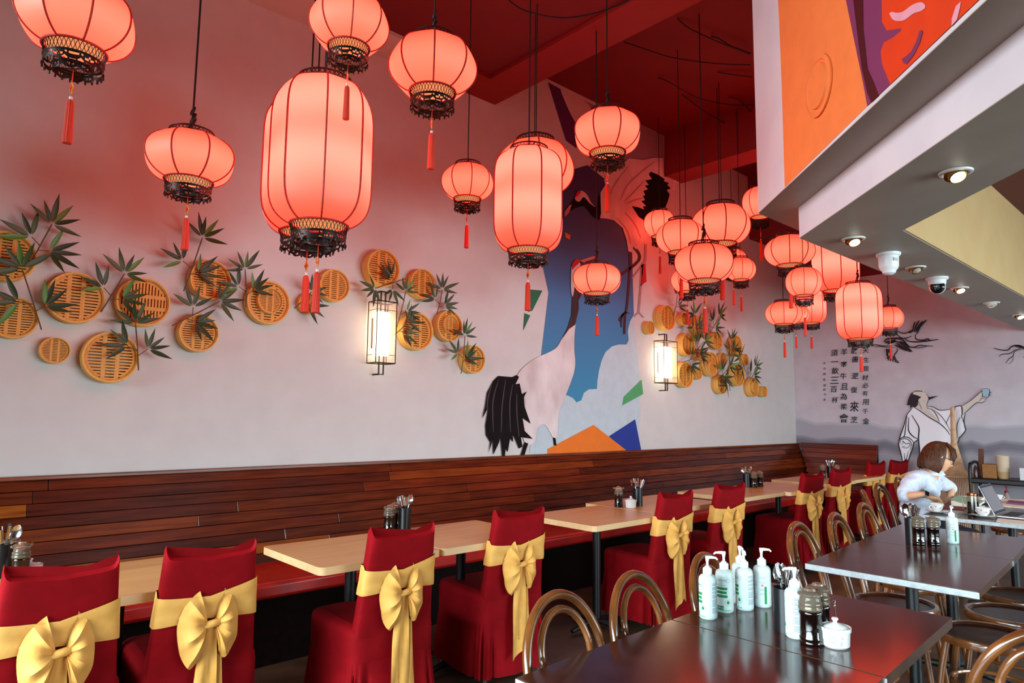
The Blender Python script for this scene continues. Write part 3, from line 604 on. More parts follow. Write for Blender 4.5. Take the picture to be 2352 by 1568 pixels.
def red_chair(label, width=.0, bow=0, band=(.635, .765), tail=.44):
    t = thing('banquet_chair', label, 'chair', (0, 0, 0), 0, 'red covered chairs with yellow sashes')
    # backrest cover
    rows = []; NZ = 16; NS = 28
    for i in range(NZ+1):
        z = .30+(.885-.30)*i/NZ; y, w = back_at(z); th = .038-.006*i/NZ
        row = []
        for k in range(NS):
            a = 2*PI*k/NS; c, s_ = math.cos(a), math.sin(a)
            X = w*math.copysign(abs(c)**.28, c); Y = th*math.copysign(abs(s_)**.42, s_)
            zz = z
            if i > NZ-3: zz += (.040*abs(c)**9 - .016*math.cos(X/w*PI/2))*(1 if i == NZ else .6 if i == NZ-1 else .25)
            row.append(Vector((X, y+Y, zz)))
        rows.append(row)
    y, w = back_at(.885)
    top = [Vector((p.x*.985, y+(p.y-y)*.25, p.z+.010)) for p in rows[-1]]
    rows.append(top)
    b = MB(); b.grid(rows, closed=True); b.add(top, [tuple(range(NS))])
    b.build('backrest', m_cloth, t, smooth=50)
    # seat and skirt
    def per(k, n, w0, y0, y1, e=.22):
        a = 2*PI*k/n; c, s_ = math.cos(a), math.sin(a)
        return w0*math.copysign(abs(c)**e, c), (y0+y1)/2+(y1-y0)/2*math.copysign(abs(s_)**e, s_)
    NS = 120; rows = []
    lev = [(.487, .0), (.488, .80), (.484, .93), (.470, .985), (.445, 1.0), (.40, 1.0), (.345, 1.0)]
    for z, k_ in lev[1:]:
        row = []
        for k in range(NS):
            X, Y = per(k, NS, .215, -.07, .415); row.append(Vector((X*k_, .1725+(Y-.1725)*k_, z+.010*math.cos(X*6)*(k_ < .9))))
        rows.append(row)
    seat = MB(); seat.grid(rows, closed=True); seat.add(rows[0], [tuple(range(NS))]); seat.build('seat', m_cloth, t, smooth=50)
    rows = []
    for i in range(9):
        u = i/8; z = .345-(.345-.055)*u; row = []
        for k in range(NS):
            X, Y = per(k, NS, .215+.018*u, -.07-.02*u, .415+.02*u, .24)
            ph = k*2*PI/NS*11; pleat = (-.030*max(0, math.cos(ph))**6+.010*math.sin(ph*2))*min(u*1.6, 1)
            n = Vector((X, Y-.1725, 0)).normalized()
            zz = z+(.010*abs(math.sin(k*PI/2.5)) if i == 8 else 0)
            row.append(Vector((X, Y, zz))+n*pleat)
        rows.append(row)
    sk_ = MB(); sk_.grid(rows, closed=True); sk_.build('skirt', m_cloth, t, smooth=60)
    for sx in (-.17, .17):
        for sy in (-.05, .37): MB().tube([(sx, sy, .3), (sx*1.06, sy*1.04, .0)], .011, 8).build('leg', m_leg, t)
    # sash band
    rows = []; NS = 40
    z0, z1 = band
    for i in range(7):
        u = i/6; row = []
        for k in range(NS):
            a = 2*PI*k/NS; c, s_ = math.cos(a), math.sin(a)
            X_ = math.copysign(abs(c)**.28, c)
            back = s_ < 0
            zc = z0+(z1-z0)*u
            if back: zc += -.030*(1-abs(X_))**.8*(u*1.1) + .012*(1-abs(X_))*(1-u)+.018*X_*u
            y, w = back_at(zc)
            X = (w+.006)*X_; Y = (.043+.003*math.sin(u*PI*3))*math.copysign(abs(s_)**.42, s_)
            row.append(Vector((X, y+Y, zc)))
        rows.append(row)
    MB().grid(rows, closed=True).build('sash', m_sash, t, smooth=60)
    # bow and tails, hanging against the back of the chair
    zk = band[0]-.005+bow*.0
    yk, _w = back_at(zk); bo = Vector((.01, yk-.045, zk))
    L_ = lobe(-1, (.035, .125), (.105, .02), (.095, -.085), (.058, -.155)); R_ = lobe(1, (.03, .125), (.085, .01), (.08, -.075), (.042, -.135))
    for nm, M_ in (('bow_loop', L_), ('bow_loop', R_)):
        M_.v = [tuple(Vector(p)+bo) for p in M_.v]; M_.build(nm, m_sash, t, smooth=32)
    kn = MB(); kn.tube([bo+Vector((-.028, -.02, -.004)), bo+Vector((-.012, -.026, 0)), bo+Vector((.012, -.026, .004)), bo+Vector((.028, -.02, .004))], [.012, .015, .015, .012], 10); kn.build('knot', m_sash, t)
    for k, (dx, ln, w0, w1) in enumerate(((-.006, tail, .024, .052), (.012, tail*.92, .020, .044))):
        rows = []
        for i in range(15):
            u = i/14; zz = bo.z-.01-ln*u; y, w = back_at(max(zz, .42)); yy = min(bo.y, y-.045)-(.012 if k == 0 else .004)-.02*max(0, (.42-zz)/.3)
            hw = w0+(w1-w0)*u**.8
            rows.append([Vector((bo.x+dx+.03*u*(k*2-1)*.35+hw*s, yy-.006*math.cos(s*PI*1.5+u*5), zz+(.035*u*s*(1 if k == 0 else -1) if i == 14 else 0))) for s in (-1, -.6, -.2, .2, .6, 1)])
        m = MB(); m.grid(rows); m.grid([[p+Vector((0, .004, 0)) for p in r] for r in rows]); m.build('sash_tail', m_sash, t, smooth=70)
    return t
RC = [  # plan position of the backrest top, rotation, label
 ((.47, 2.74), -2, 'red covered chair with yellow sash cut by the picture corner, beside the soy jars'),
 ((.955, 2.745), -4, 'red covered chair with a wide yellow bow, second from the soy jars in the row'),
 ((1.765, 2.655), -3, 'red covered chair with long yellow sash tail reaching the floor, third along the row'),
 ((2.575, 2.74), -6, 'red covered chair with small yellow bow in front of the butted pale tables'),
 ((4.02, 2.71), -6, 'red covered chair with yellow bow behind the hoops and pump bottles, fifth in row'),
 ((4.84, 2.77), -8, 'red covered chair with two hanging sash loops, sixth in the row'),
 ((6.46, 2.84), -8, 'red covered chair with broad plain yellow band, bow hanging below it'),
 ((7.32, 2.92), -8, 'red covered chair hiding part of the last cutlery pot'),
 ((8.87, 3.12), -12, 'red covered chair in front of the end banquette'),
 ((9.50, 3.07), -14, 'red covered chair next to the woman in white')]
rc0 = red_chair(RC[0][2])
rc_hi = None
for i, ((x, y), a, lab) in enumerate(RC):
    o = rc0 if i == 0 else dup_tree(rc0)
    o['label'] = lab
    o.rotation_euler = (0, 0, math.radians(a)); off = Matrix.Rotation(math.radians(a), 3, 'Z') @ Vector((0, back_at(.9)[0], 0))
    o.location = (x-off.x, y-off.y, 0)
# ---------------------------------------------------------------- bentwood chairs
m_bent = mat('bentwood', rgb(122, 70, 28), .2, col2=rgb(74, 38, 14), scale=(1, 1, 1), nscale=7, bump=.05, coat=.5, detail=5)
m_bseat = mat('bentwood_seat', rgb(58, 30, 18), .3, col2=rgb(40, 20, 11), scale=(1, 5, 1), nscale=4, spec=.3, coat=.1)
def bentwood(label):
    t = thing('bentwood_chair', label, 'chair', (0, 0, 0), 0, 'bentwood chairs around the dark tables')
    SR = .205; sz = .455
    s = MB(); s.lathe([(0, sz-.012), (SR-.03, sz-.010), (SR-.022, sz)], 36, cap=False); s.lathe([(0, sz-.02), (SR-.03, sz-.02)], 36, cap=False); s.build('seat', m_bseat, t)
    MB().lathe([(SR-.026, sz-.012), (SR-.02, sz+.002), (SR-.002, sz+.002), (SR+.006, sz-.012), (SR+.002, sz-.034), (SR-.022, sz-.036), (SR-.026, sz-.012)], 36, cap=False).build('seat_rim', m_bent, t)
    def hoop(w, h, zb, lean, yb):
        pts = []
        for k in range(25):
            a = PI*k/24; c, s_ = math.cos(a), math.sin(a)
            pts.append((w*c, s_))
        top = [(x, (h-w*1.05)+w*1.05*q) for x, q in pts]
        full = [(w*.86, zb), (w*.93, (zb+h-w)/2*.96), *top, (-w*.93, (zb+h-w)/2*.96), (-w*.86, zb)]
        return smoothpath([(x, yb-lean*max(0, (z-.44))**1.15, z) for x, z in full], 2)
    # outer hoop runs on down as the back legs
    op = hoop(.185, .885, .46, .30, -.175)
    ext = [Vector((.17, -.165, .44)), Vector((.175, -.19, .22)), Vector((.195, -.245, 0))]
    full = list(reversed(ext))[:-1]+op+[Vector((-p.x, p.y, p.z)) for p in ext[1:]]
    MB().tube(full, .0145, 10).build('back_hoop', m_bent, t)
    MB().tube(hoop(.118, .845, .455, .30, -.172), .0115, 10).build('inner_hoop', m_bent, t)
    for sx in (-1, 1):
        MB().tube([(sx*.13, .135, .44), (sx*.145, .16, .3), (sx*.165, .2, 0.0)], [.0165, .015, .012], 10).build('leg', m_bent, t)
    rg = [(.155*math.cos(2*PI*k/32), -.015+.165*math.sin(2*PI*k/32), .235) for k in range(32)]
    MB().tube(rg, .0095, 8, closed=True).build('stretcher_ring', m_bent, t)
    return t
bc0 = bentwood('x')
def by(px, py, rot, label, first=False, zt=.885):
    """place by the pixel of the hoop top"""
    p = at(px, py, z=zt); o = bc0 if first else dup_tree(bc0)
    a = math.radians(rot); off = Matrix.Rotation(a, 3, 'Z') @ Vector((0, -.175-.30*(.44)**1.15, 0))
    o.location = (p.x-off.x, p.y-off.y, 0); o.rotation_euler = (0, 0, a); o['label'] = label
    return o
by(1273, 1366, 187, 'bentwood chair at the near corner of the nearest dark table', True)
by(1448, 1320, 188, 'bentwood chair in front of a red skirted chair, second hoop along the dark tables')
by(1612, 1276, 190, 'bentwood chair partly hidden by the white pump bottles')
by(1828, 1203, 184, 'bentwood chair at the pale-edged corner of the middle dark table')
by(1915, 1181, 186, 'bentwood chair with narrow hoop beside the middle dark tables, next past the corner one')
by(1980, 1158, 185, 'bentwood chair overlapping a tilted one, third along the middle dark tables')
by(1982, 1128, 206, 'bentwood chair turned edge-on behind the third middle one')
by(2017, 1112, 183, 'bentwood chair in front of a red chair with crossed sash')
by(2062, 1097, 183, 'bentwood chair directly behind the woman in white')
def bs(px, py, rot, label):
    p = at(px, py, z=.455); o = dup_tree(bc0); o.location = (p.x, p.y, 0); o.rotation_euler = (0, 0, math.radians(rot)); o['label'] = label; return o
bs(2268, 1454, 4, 'bentwood chair pushed under the table of pump bottles, nearest round seat at the picture edge')
bs(2325, 1408, 2, 'bentwood chair with dark round seat beyond the nearest seat on the walkway side')
bs(2352, 1366, -4, 'bentwood chair with warm-lit round seat below the middle dark table end')
by(2425, 1450, -55, 'bentwood chair in the lower corner with its crossing hoops close to the viewer', zt=.885)
# ---------------------------------------------------------------- silk lanterns
def silk(name, bands, base, hot, edge):
    """glowing silk: emission follows the height of the bulbs inside"""
    m = bpy.data.materials.new(name); m.use_nodes = True; nt = m.node_tree; b = nt.nodes['Principled BSDF']
    b.inputs['Base Color'].default_value = rgb(170, 60, 46); b.inputs['Roughness'].default_value = .55
    tc = nt.nodes.new('ShaderNodeTexCoord'); sp = nt.nodes.new('ShaderNodeSeparateXYZ'); rp = nt.nodes.new('ShaderNodeValToRGB')
    mr = nt.nodes.new('ShaderNodeMapRange'); mr.inputs['From Min'].default_value = bands[0]; mr.inputs['From Max'].default_value = bands[1]
    nt.links.new(tc.outputs['Object'], sp.inputs[0]); nt.links.new(sp.outputs['Z'], mr.inputs['Value']); nt.links.new(mr.outputs[0], rp.inputs['Fac'])
    rp.color_ramp.interpolation = 'B_SPLINE'
    e = rp.color_ramp.elements
    stops = bands[2]
    while len(e) < len(stops): e.new(.5)
    cm = {'b': base, 'h': hot, 'e': edge}
    for i, (p, c) in enumerate(stops): e[i].position = p; e[i].color = [v/4.8 for v in cm[c][:3]]+[1]
    nt.links.new(rp.outputs['Color'], b.inputs['Emission Color']); b.inputs['Emission Strength'].default_value = 4.8
    return m
EB, EH, EE = (3.3, .165, .085, 1), (3.6, .34, .20, 1), (2.9, .09, .045, 1)
m_silk_r = silk('silk_round', (-.29, .29, [(0, 'b'), (.38, 'h'), (.75, 'b'), (1, 'e')]), EB, EH, EE)
m_silk_t = silk('silk_tall', (-.74, .74, [(0, 'e'), (.18, 'b'), (.42, 'h'), (.60, 'b'), (.78, 'h'), (1, 'b')]), EB, (4.6, .56, .39, 1), EE)
m_rib = flat('lantern_rib', 176, 40, 28, (150, 30, 20), .6)
m_brass = mat('dark_bronze', rgb(44, 32, 26), .4, col2=rgb(30, 20, 18), nscale=12, metal=.4)
m_tassel = mat('tassel_red', rgb(226, 62, 34), .7, col2=rgb(196, 44, 24), scale=(30, 30, 1), nscale=3)
m_gold = mat('gold_cord', rgb(220, 160, 60), .4, col2=rgb(200, 130, 40), nscale=20)
m_bead = flat('bead_white', 226, 220, 214, rough=.3)
m_cable = flat('cable_black', 16, 10, 10, rough=.6)
m_glow = mat('lantern_inside', rgb(240, 150, 90), .7, emit=(1.0, .36, .14, 1), estr=.75)
NRIB = 8
def shade_r(kind, u):   # u in -1..1 -> radius for unit diameter
    if kind == 'tall': return .29+.21*(1-abs(u)**6.2)**.85 if abs(u) < 1 else .295
    return .26+.24*(max(0, 1-abs(u-.04)**2.1/(1.04 if u<0 else .96)**2.1))**.70
def make_lantern(kind):
    H = 1.44 if kind == 'tall' else .57
    t = thing('lantern', 'x', 'lantern', (0, 0, 0), 0, 'glowing red silk lanterns')
    n = NRIB*6; rows = []; NZ = 30
    for i in range(NZ+1):
        u = -math.cos(PI*i/NZ)
        R = shade_r(kind, u); row = []
        for k in range(n):
            ph = (k % 6)/6; f = 1-.058*math.sin(PI*ph)**.9*(1-.3*abs(u))
            a = 2*PI*k/n; row.append(Vector((R*f*math.cos(a), R*f*math.sin(a), u*H/2)))
        rows.append(row)
    MB().grid(rows, closed=True).build('shade', m_silk_t if kind == 'tall' else m_silk_r, t, smooth=22)
    for k in range(NRIB):
        a = 2*PI*k/NRIB; pts = []
        for i in range(23):
            u = -math.cos(PI*i/22); R = shade_r(kind, u)+.002; pts.append((R*math.cos(a), R*math.sin(a), u*H/2))
        MB().tube(pts, .0100, 6).build('rib', m_rib, t)
    rb = .285 if kind == 'tall' else .262
    # top crown: two hoops with a lattice between
    zt = H/2
    def hoop(r, z, th, n=40): return [(r*math.cos(2*PI*k/n), r*math.sin(2*PI*k/n), z) for k in range(n)]
    m = MB(); m.tube(hoop(rb*.98, zt+.004, 0), .010, 6, True); m.tube(hoop(rb*.92, zt+.062, 0), .011, 6, True)
    m.tube([(-rb*.92, 0, zt+.062), (0, 0, zt+.075), (rb*.92, 0, zt+.062)], .009, 6); m.tube([(0, -rb*.92, zt+.062), (0, 0, zt+.075), (0, rb*.92, zt+.062)], .009, 6)
    m.build('top_ring', m_brass, t)
    def lattice(r0, z0, r1, z1, nn, th):
        m = MB()
        for k in range(nn):
            for d in (-1, 1):
                a = 2*PI*k/nn; b_ = a+d*2*PI/nn
                m.tube([(r0*math.cos(a), r0*math.sin(a), z0), ((r0+r1)/2*math.cos((a+b_)/2), (r0+r1)/2*math.sin((a+b_)/2), (z0+z1)/2), (r1*math.cos(b_), r1*math.sin(b_), z1)], th, 3)
        return m
    lattice(rb*.975, zt+.004, rb*.92, zt+.062, 36, .0042).build('top_lattice', m_brass, t)
    # bottom gallery
    zb = -H/2
    m = MB(); m.tube(hoop(rb, zb, 0), .014, 8, True); m.build('red_trim', m_rib, t)
    lattice(rb*.98, zb-.006, rb*.93, zb-.105, 44, .0036).build('bottom_lattice', m_brass, t)
    m = MB(); m.tube(hoop(rb*.93, zb-.105, 0), .010, 6, True)
    n = 96; r1 = rb*.94; r2 = rb*.93
    # pierced band with scalloped lower edge
    rows = []
    for i in range(5):
        row = []
        for k in range(n):
            a = 2*PI*k/n; ph = (k % 8)/8; drop = .028*abs(math.sin(PI*ph))**.6
            z = zb-.105-(.055+drop)*i/4; row.append(Vector((r1*math.cos(a), r1*math.sin(a), z)))
        rows.append(row)
    V = [p for r in rows for p in r]; F = []
    for i in range(4):
        for k in range(n):
            if i in (1, 2) and (k % 8) in (2, 3, 5, 6) and (k//8+i) % 2 == 0: continue
            if i == 1 and (k % 8) in (0, 4): continue
            k2 = (k+1) % n; F.append((i*n+k, i*n+k2, (i+1)*n+k2, (i+1)*n+k))
    m.add(V, F); 
    for k in range(24):
        a = 2*PI*(k+.5)/24; c = Vector((r1*math.cos(a), r1*math.sin(a), zb-.195)); m.box(c, (.014, .014, .03), Matrix.Rotation(a, 3, 'Z'))
    m.build('fretwork_band', m_brass, t, smooth=30)
    # lower inner tier
    r3 = rb*.62; m = MB(); m.tube(hoop(r3, zb-.165, 0), .010, 6, True); rows = []
    for i in range(4):
        rows.append([Vector((r3*math.cos(2*PI*k/64), r3*math.sin(2*PI*k/64), zb-.165-(.045+.026*abs(math.sin(PI*(k % 8)/8)))*i/3)) for k in range(64)])
    V = [p for r in rows for p in r]; F = []
    for i in range(3):
        for k in range(64):
            if i == 1 and k % 8 in (2, 3, 5): continue
            k2 = (k+1) % 64; F.append((i*64+k, i*64+k2, (i+1)*64+k2, (i+1)*64+k))
    m.add(V, F)
    for k in range(4):
        a = PI/4+PI/2*k; m.tube([(r1*math.cos(a), r1*math.sin(a), zb-.12), (r3*math.cos(a), r3*math.sin(a), zb-.165), (0, 0, zb-.18)], .006, 5)
    m.build('inner_fretwork', m_brass, t, smooth=30)
    # inner glow disc: the lit cup seen through the open bottom
    MB().lathe([(rb*.9, zb+.012), (0, zb+.03)], 32, cap=False).build('lit_opening', m_glow, t)
    # tassel
    ta = bpy.data.objects.new('tassel', None); COL.objects.link(ta); ta.parent = t; ta.location = (0, 0, zb-.18)
    s_ = 1.1
    MB().tube([(0, 0, .0), (0, 0, -.17*s_)], .006, 6).build('string', m_tassel, ta)
    k1 = MB()
    for q in range(4):
        a = PI/2*q; c = Vector((math.cos(a)*.032, 0, math.sin(a)*.032-.165*s_)); k1.tube([(c.x+.017*math.cos(w), 0, c.z+.017*math.sin(w)) for w in [2*PI*j/12 for j in range(12)]], .0065, 5, True)
    k1.build('knot_edge', m_gold, ta)
    k2 = MB()
    for q in range(4):
        a = PI/2*q; c = (math.cos(a)*.022, 0, math.sin(a)*.022-.165*s_); k2.lathe([(0, -.016), (.014, -.008), (.014, .008), (0, .016)], 8, c)
    k2.lathe([(0, -.02), (.018, 0), (0, .02)], 8, (0, 0, -.165*s_)); k2.build('knot', m_tassel, ta)
    MB().lathe([(0, -.026), (.015, -.014), (.015, .008), (0, .018)], 10, (0, 0, -.245*s_)).build('bead', m_bead, ta)
    rows = []; n = 30
    for z, r in ((-.262, .012), (-.275, .026), (-.31, .031), (-.42, .033), (-.56, .037), (-.625, .039), (-.63, .034)):
        rows.append([Vector((r*(1+.10*(k % 2))*math.cos(2*PI*k/n), r*(1+.10*(k % 2))*math.sin(2*PI*k/n), z*s_)) for k in range(n)])
    m = MB(); m.grid(rows, closed=True); m.add(rows[-1], [tuple(range(n))]); m.build('fringe', m_tassel, ta, smooth=30)
    return t, H
def cords(root, s, ztop, H, two=False, loops=True):
    z0 = H/2+.075; top = (ztop-root.location.z)/s
    xs = (-.10, .10) if two else (0,)
    for x in xs:
        MB().tube([(x, 0, z0-.01), (x*.98, 0, top)], .0045/s, 6).build('cord', m_cable, root)
    if loops and not two:
        m = MB()
        for k, (rx, h, o) in enumerate(((.05, .16, .02), (.035, .13, .10), (.028, .10, .22))):
            m.tube([(rx*math.sin(2*PI*j/14)+(-1)**k*.01, rx*.6*math.cos(2*PI*j/14), z0+o+h*.5*(1-math.cos(2*PI*j/14))) for j in range(14)], .0055/s*1.0, 5, True)
        m.lathe([(0, 0), (.022, .02), (.022, .07), (0, .09)], 8, (0, 0, z0+.10)); m.build('cord_knot', m_cable, root)
protos = {}
# kind, centre pixel of the shade, width in pixels, depth, vertical stretch, turn, two cords, label
LN = [
 ('round', 178, 30, 238, 2.75, 1.05, 12, 0, 'large round lantern cut by the upper corner above the bamboo steamers'),
 ('round', 437, 352, 193, 3.15, .94, 22, 0, 'round lantern with a tied loop of cord, alone over the pale wall'),
 ('tall', 740, 343, 222, 3.25, 1.02, 3, 1, 'biggest barrel-shaped lantern, its top crossed by another tassel'),
 ('tall', 714, 376, 214, 3.75, .96, 20, 1, 'barrel lantern almost hidden directly behind the biggest one'),
 ('round', 803, 44, 176, 2.95, 1.1, 4, 0, 'round lantern cut by the upper edge, tassel hanging over the biggest barrel lantern'),
 ('round', 995, 142, 197, 3.30, 1.04, 1, 0, 'round lantern against the end of the pale ceiling strip'),
 ('round', 1074, 412, 118, 4.6, 1.1, 9, 0, 'small round lantern tucked beside the second barrel lantern'),
 ('round', 1229, 376, 176, 4.75, 1.12, 6, 1, 'round lantern peeking out from behind the second barrel lantern'),
 ('tall', 1214, 452, 162, 4.15, .97, 20, 0, 'barrel lantern in front of the flying crane mural'),
 ('round', 1395, 302, 154, 4.4, 1.02, 22, 0, 'round lantern just above the flying crane wings'),
 ('round', 1371, 642, 113, 4.9, .97, 22, 0, 'low round lantern over the head of the standing crane'),
 ('round', 1515, 515, 72, 7.6, 1.36, 16, 0, 'small globe lantern against the black wing feathers'),
 ('round', 1656, 518, 129, 6.8, 1.14, 10, 1, 'widest lantern at the back of the middle cluster'),
 ('round', 1563, 545, 108, 6.1, 1.12, 0, 0, 'round lantern touching the widest one on its mural side, middle cluster'),
 ('round', 1578, 645, 72, 7.7, 1.2, 14, 0, 'small globe lantern low over the far steamer group, partly hidden'),
 ('round', 1683, 600, 62, 7.9, 1.4, 4, 0, 'small lantern mostly hidden inside the middle cluster'),
 ('round', 1701, 619, 66, 7.3, 1.25, 8, 0, 'small lantern at the lower edge of the middle cluster, nearer the bulkhead'),
 ('round', 1617, 606, 136, 5.5, 1.0, 20, 0, 'round lantern at the front of the middle cluster'),
 ('round', 1745, 466, 76, 7.7, 1.5, 11, 0, 'lantern half hidden behind the white bulkhead corner'),
 ('tall', 1861, 690, 66, 8.2, 1.0, 4, 0, 'slim barrel lantern behind the globe in the far cluster'),
 ('tall', 1918, 588, 100, 6.9, 1.02, 13, 0, 'barrel lantern cut off by the grey soffit'),
 ('round', 1813, 577, 107, 5.7, 1.05, 1, 0, 'round lantern directly under the bulkhead step'),
 ('round', 1800, 720, 78, 6.6, 1.1, 1, 0, 'lowest round lantern of the far cluster'),
 ('round', 1827, 722, 60, 7.6, 1.1, 14, 0, 'round lantern overlapped by the lowest one in the far cluster'),
 ('round', 1846, 648, 76, 5.1, 1.40, 2, 0, 'globe lantern in front of the slim barrel one'),
 ('round', 2042, 730, 62, 7.2, 1.3, 18, 0, 'round lantern beside the painted birds on the end wall'),
 ('tall', 1973, 710, 95, 6.1, .90, 6, 0, 'barrel lantern in front of the calligraphy')]
for i, (kind, px, py, w, t, sz, turn, two, lab) in enumerate(LN):
    if kind not in protos: protos[kind] = make_lantern(kind)
    p0, H = protos[kind]
    first = not p0.get('used'); 
    o = dup_tree(p0)
    c = at(px, py+w*(.06 if kind == 'tall' else .07 if i < 9 else .03 if i == 9 else .0), t=t); s = w*t/FPX/.985
    o.location = c; o.scale = (s, s, s*sz); o['label'] = lab
    vd = math.atan2(c.y, c.x)
    o.rotation_euler = (0, 0, vd+math.radians(turn))
    zt_ = ZC2 if c.x > 3.95 else (ZC1+.03 if c.x < 3.6 else ZC1)
    if 6.68 < c.x < 7.04: zt_ = ZC1
    if c.x > 8.71: zt_ = ZC3
    cords(o, s*sz, zt_-.002, H, two, loops=(i in (1, 5, 9, 10, 17, 25, 26)))
for k in protos:
    p0, H = protos[k]
    for ch in p0.children_recursive: bpy.data.objects.remove(ch)
    bpy.data.objects.remove(p0)
# drooping flex between the hanging points, under the red ceiling
def flex(pix, zc, label, sag=0):
    pts = [at(px, py, z=zc-dz) for px, py, dz in pix]
    prop(MB().tube(smoothpath(pts, 6), .0055, 6).build('ceiling_cable', m_cable), label, 'cable')
flex([(1168, 0, .02), (1200, 22, .06), (1250, 36, .10), (1300, 41, .12), (1360, 32, .09), (1415, 14, .05), (1445, 0, .02)], ZC1, 'black cable sagging under the near red ceiling')
flex([(1432, 96, .03), (1480, 112, .08), (1535, 130, .12), (1600, 141, .14), (1660, 147, .14), (1724, 149, .12)], ZC2, 'black cable sagging from the bright red beam toward the bulkhead')
flex([(1556, 43, .01), (1585, 66, .05), (1640, 92, .07), (1690, 112, .07), (1722, 124, .06)], ZC2, 'black cable falling from the cord hook near the upper edge')
flex([(1634, 84, .01), (1650, 88, .04), (1680, 106, .07), (1724, 122, .09)], ZC2, 'thin black cable joining another one beside the bulkhead')
flex([(1648, 166, .01), (1680, 171, .03), (1728, 177, .05)], ZC2, 'short thin cable entering behind the bulkhead halfway down')
flex([(1511, 178, .01), (1540, 190, .06), (1580, 214, .12), (1620, 230, .14), (1680, 241, .14), (1730, 241, .12)], ZC2, 'long black cable looping across the far red ceiling')
flex([(1567, 218, .01), (1610, 250, .07), (1660, 280, .10), (1735, 316, .09)], ZC2, 'lowest black cable slanting down to the bulkhead')
flex([(1673, 224, .01), (1690, 226, .03), (1710, 240, .06), (1732, 266, .08)], ZC2, 'short curved cable hooked near the bulkhead edge')
# ---------------------------------------------------------------- bamboo steamers on the long wall
m_bam = mat('bamboo_rim', rgb(234, 186, 98), .5, col2=rgb(218, 164, 74), scale=(2, 14, 2), nscale=4)
m_bam2 = mat('bamboo_slat', rgb(224, 160, 66), .55, col2=rgb(206, 138, 50), scale=(6, 1, 1), nscale=4)
def make_steamer():
    t = thing('bamboo_steamer', 'x', 'steamer', (0, 0, 0), 0, 'bamboo steamer baskets on the crane wall')
    R = 1.0; M_ = Matrix.Rotation(PI/2, 4, 'X')       # lathe axis z -> -y
    # unit radius 1, unit depth 1 towards the room (-y)
    MB().lathe([(.93, 0.02), (1.0, 0.02), (1.0, .97), (.985, 1.0), (.945, 1.0), (.93, .97), (.93, 0.02)], 40, mtx=M_, cap=False).build('rim', m_bam, t)
    MB().lathe([(1.0, .30), (1.022, .32), (1.022, .48), (1.0, .50)], 40, mtx=M_, cap=False).build('binding', m_bam, t)
    MB().lathe([(.93, .90), (.90, .90), (.90, .5), (.93, .5)], 40, mtx=M_, cap=False).build('inner_hoop', m_bam2, t)
    N = 15; s = MB()
    for k in range(N):
        z = -.84+1.68*k/(N-1); hw = math.sqrt(max(.93**2-z*z, 0))
        s.bb(-hw, hw, -.74, -.28, z-.037, z+.037)
    s = s.build('slats', m_bam2, t, smooth=0); s['kind'] = 'stuff'
    c = MB()
    for x, w in ((-.24, .075), (.24, .075)): c.bb(x-w, x+w, -.755, -.62, -.90, .90)
    for sx in (-1, 1):
        pts = []
        for k in range(9):
            a = -PI*.36+PI*.72*k/8; pts.append((sx*.85*math.cos(a), -.68, .85*math.sin(a)))
        c.tube(pts, .07, 6, flat=1, up=(0, 1, 0))
    c.build('cross_band', m_bam2, t, smooth=0)
    return t
stm0 = make_steamer()
def steamer(px, py, h, dep, label, off=0, rot=0):
    dep *= .8 if px > 1450 else 1
    y = WY-off-dep; c = at(px, py, y=y); tt = (c-O).dot(CF); R = h/2*tt/FPX/1.01
    o = dup_tree(stm0); o.location = (c.x, WY-off-.001, c.z); o.scale = (R, dep, R); o.rotation_euler = (0, rot, 0); o['label'] = label
    return o
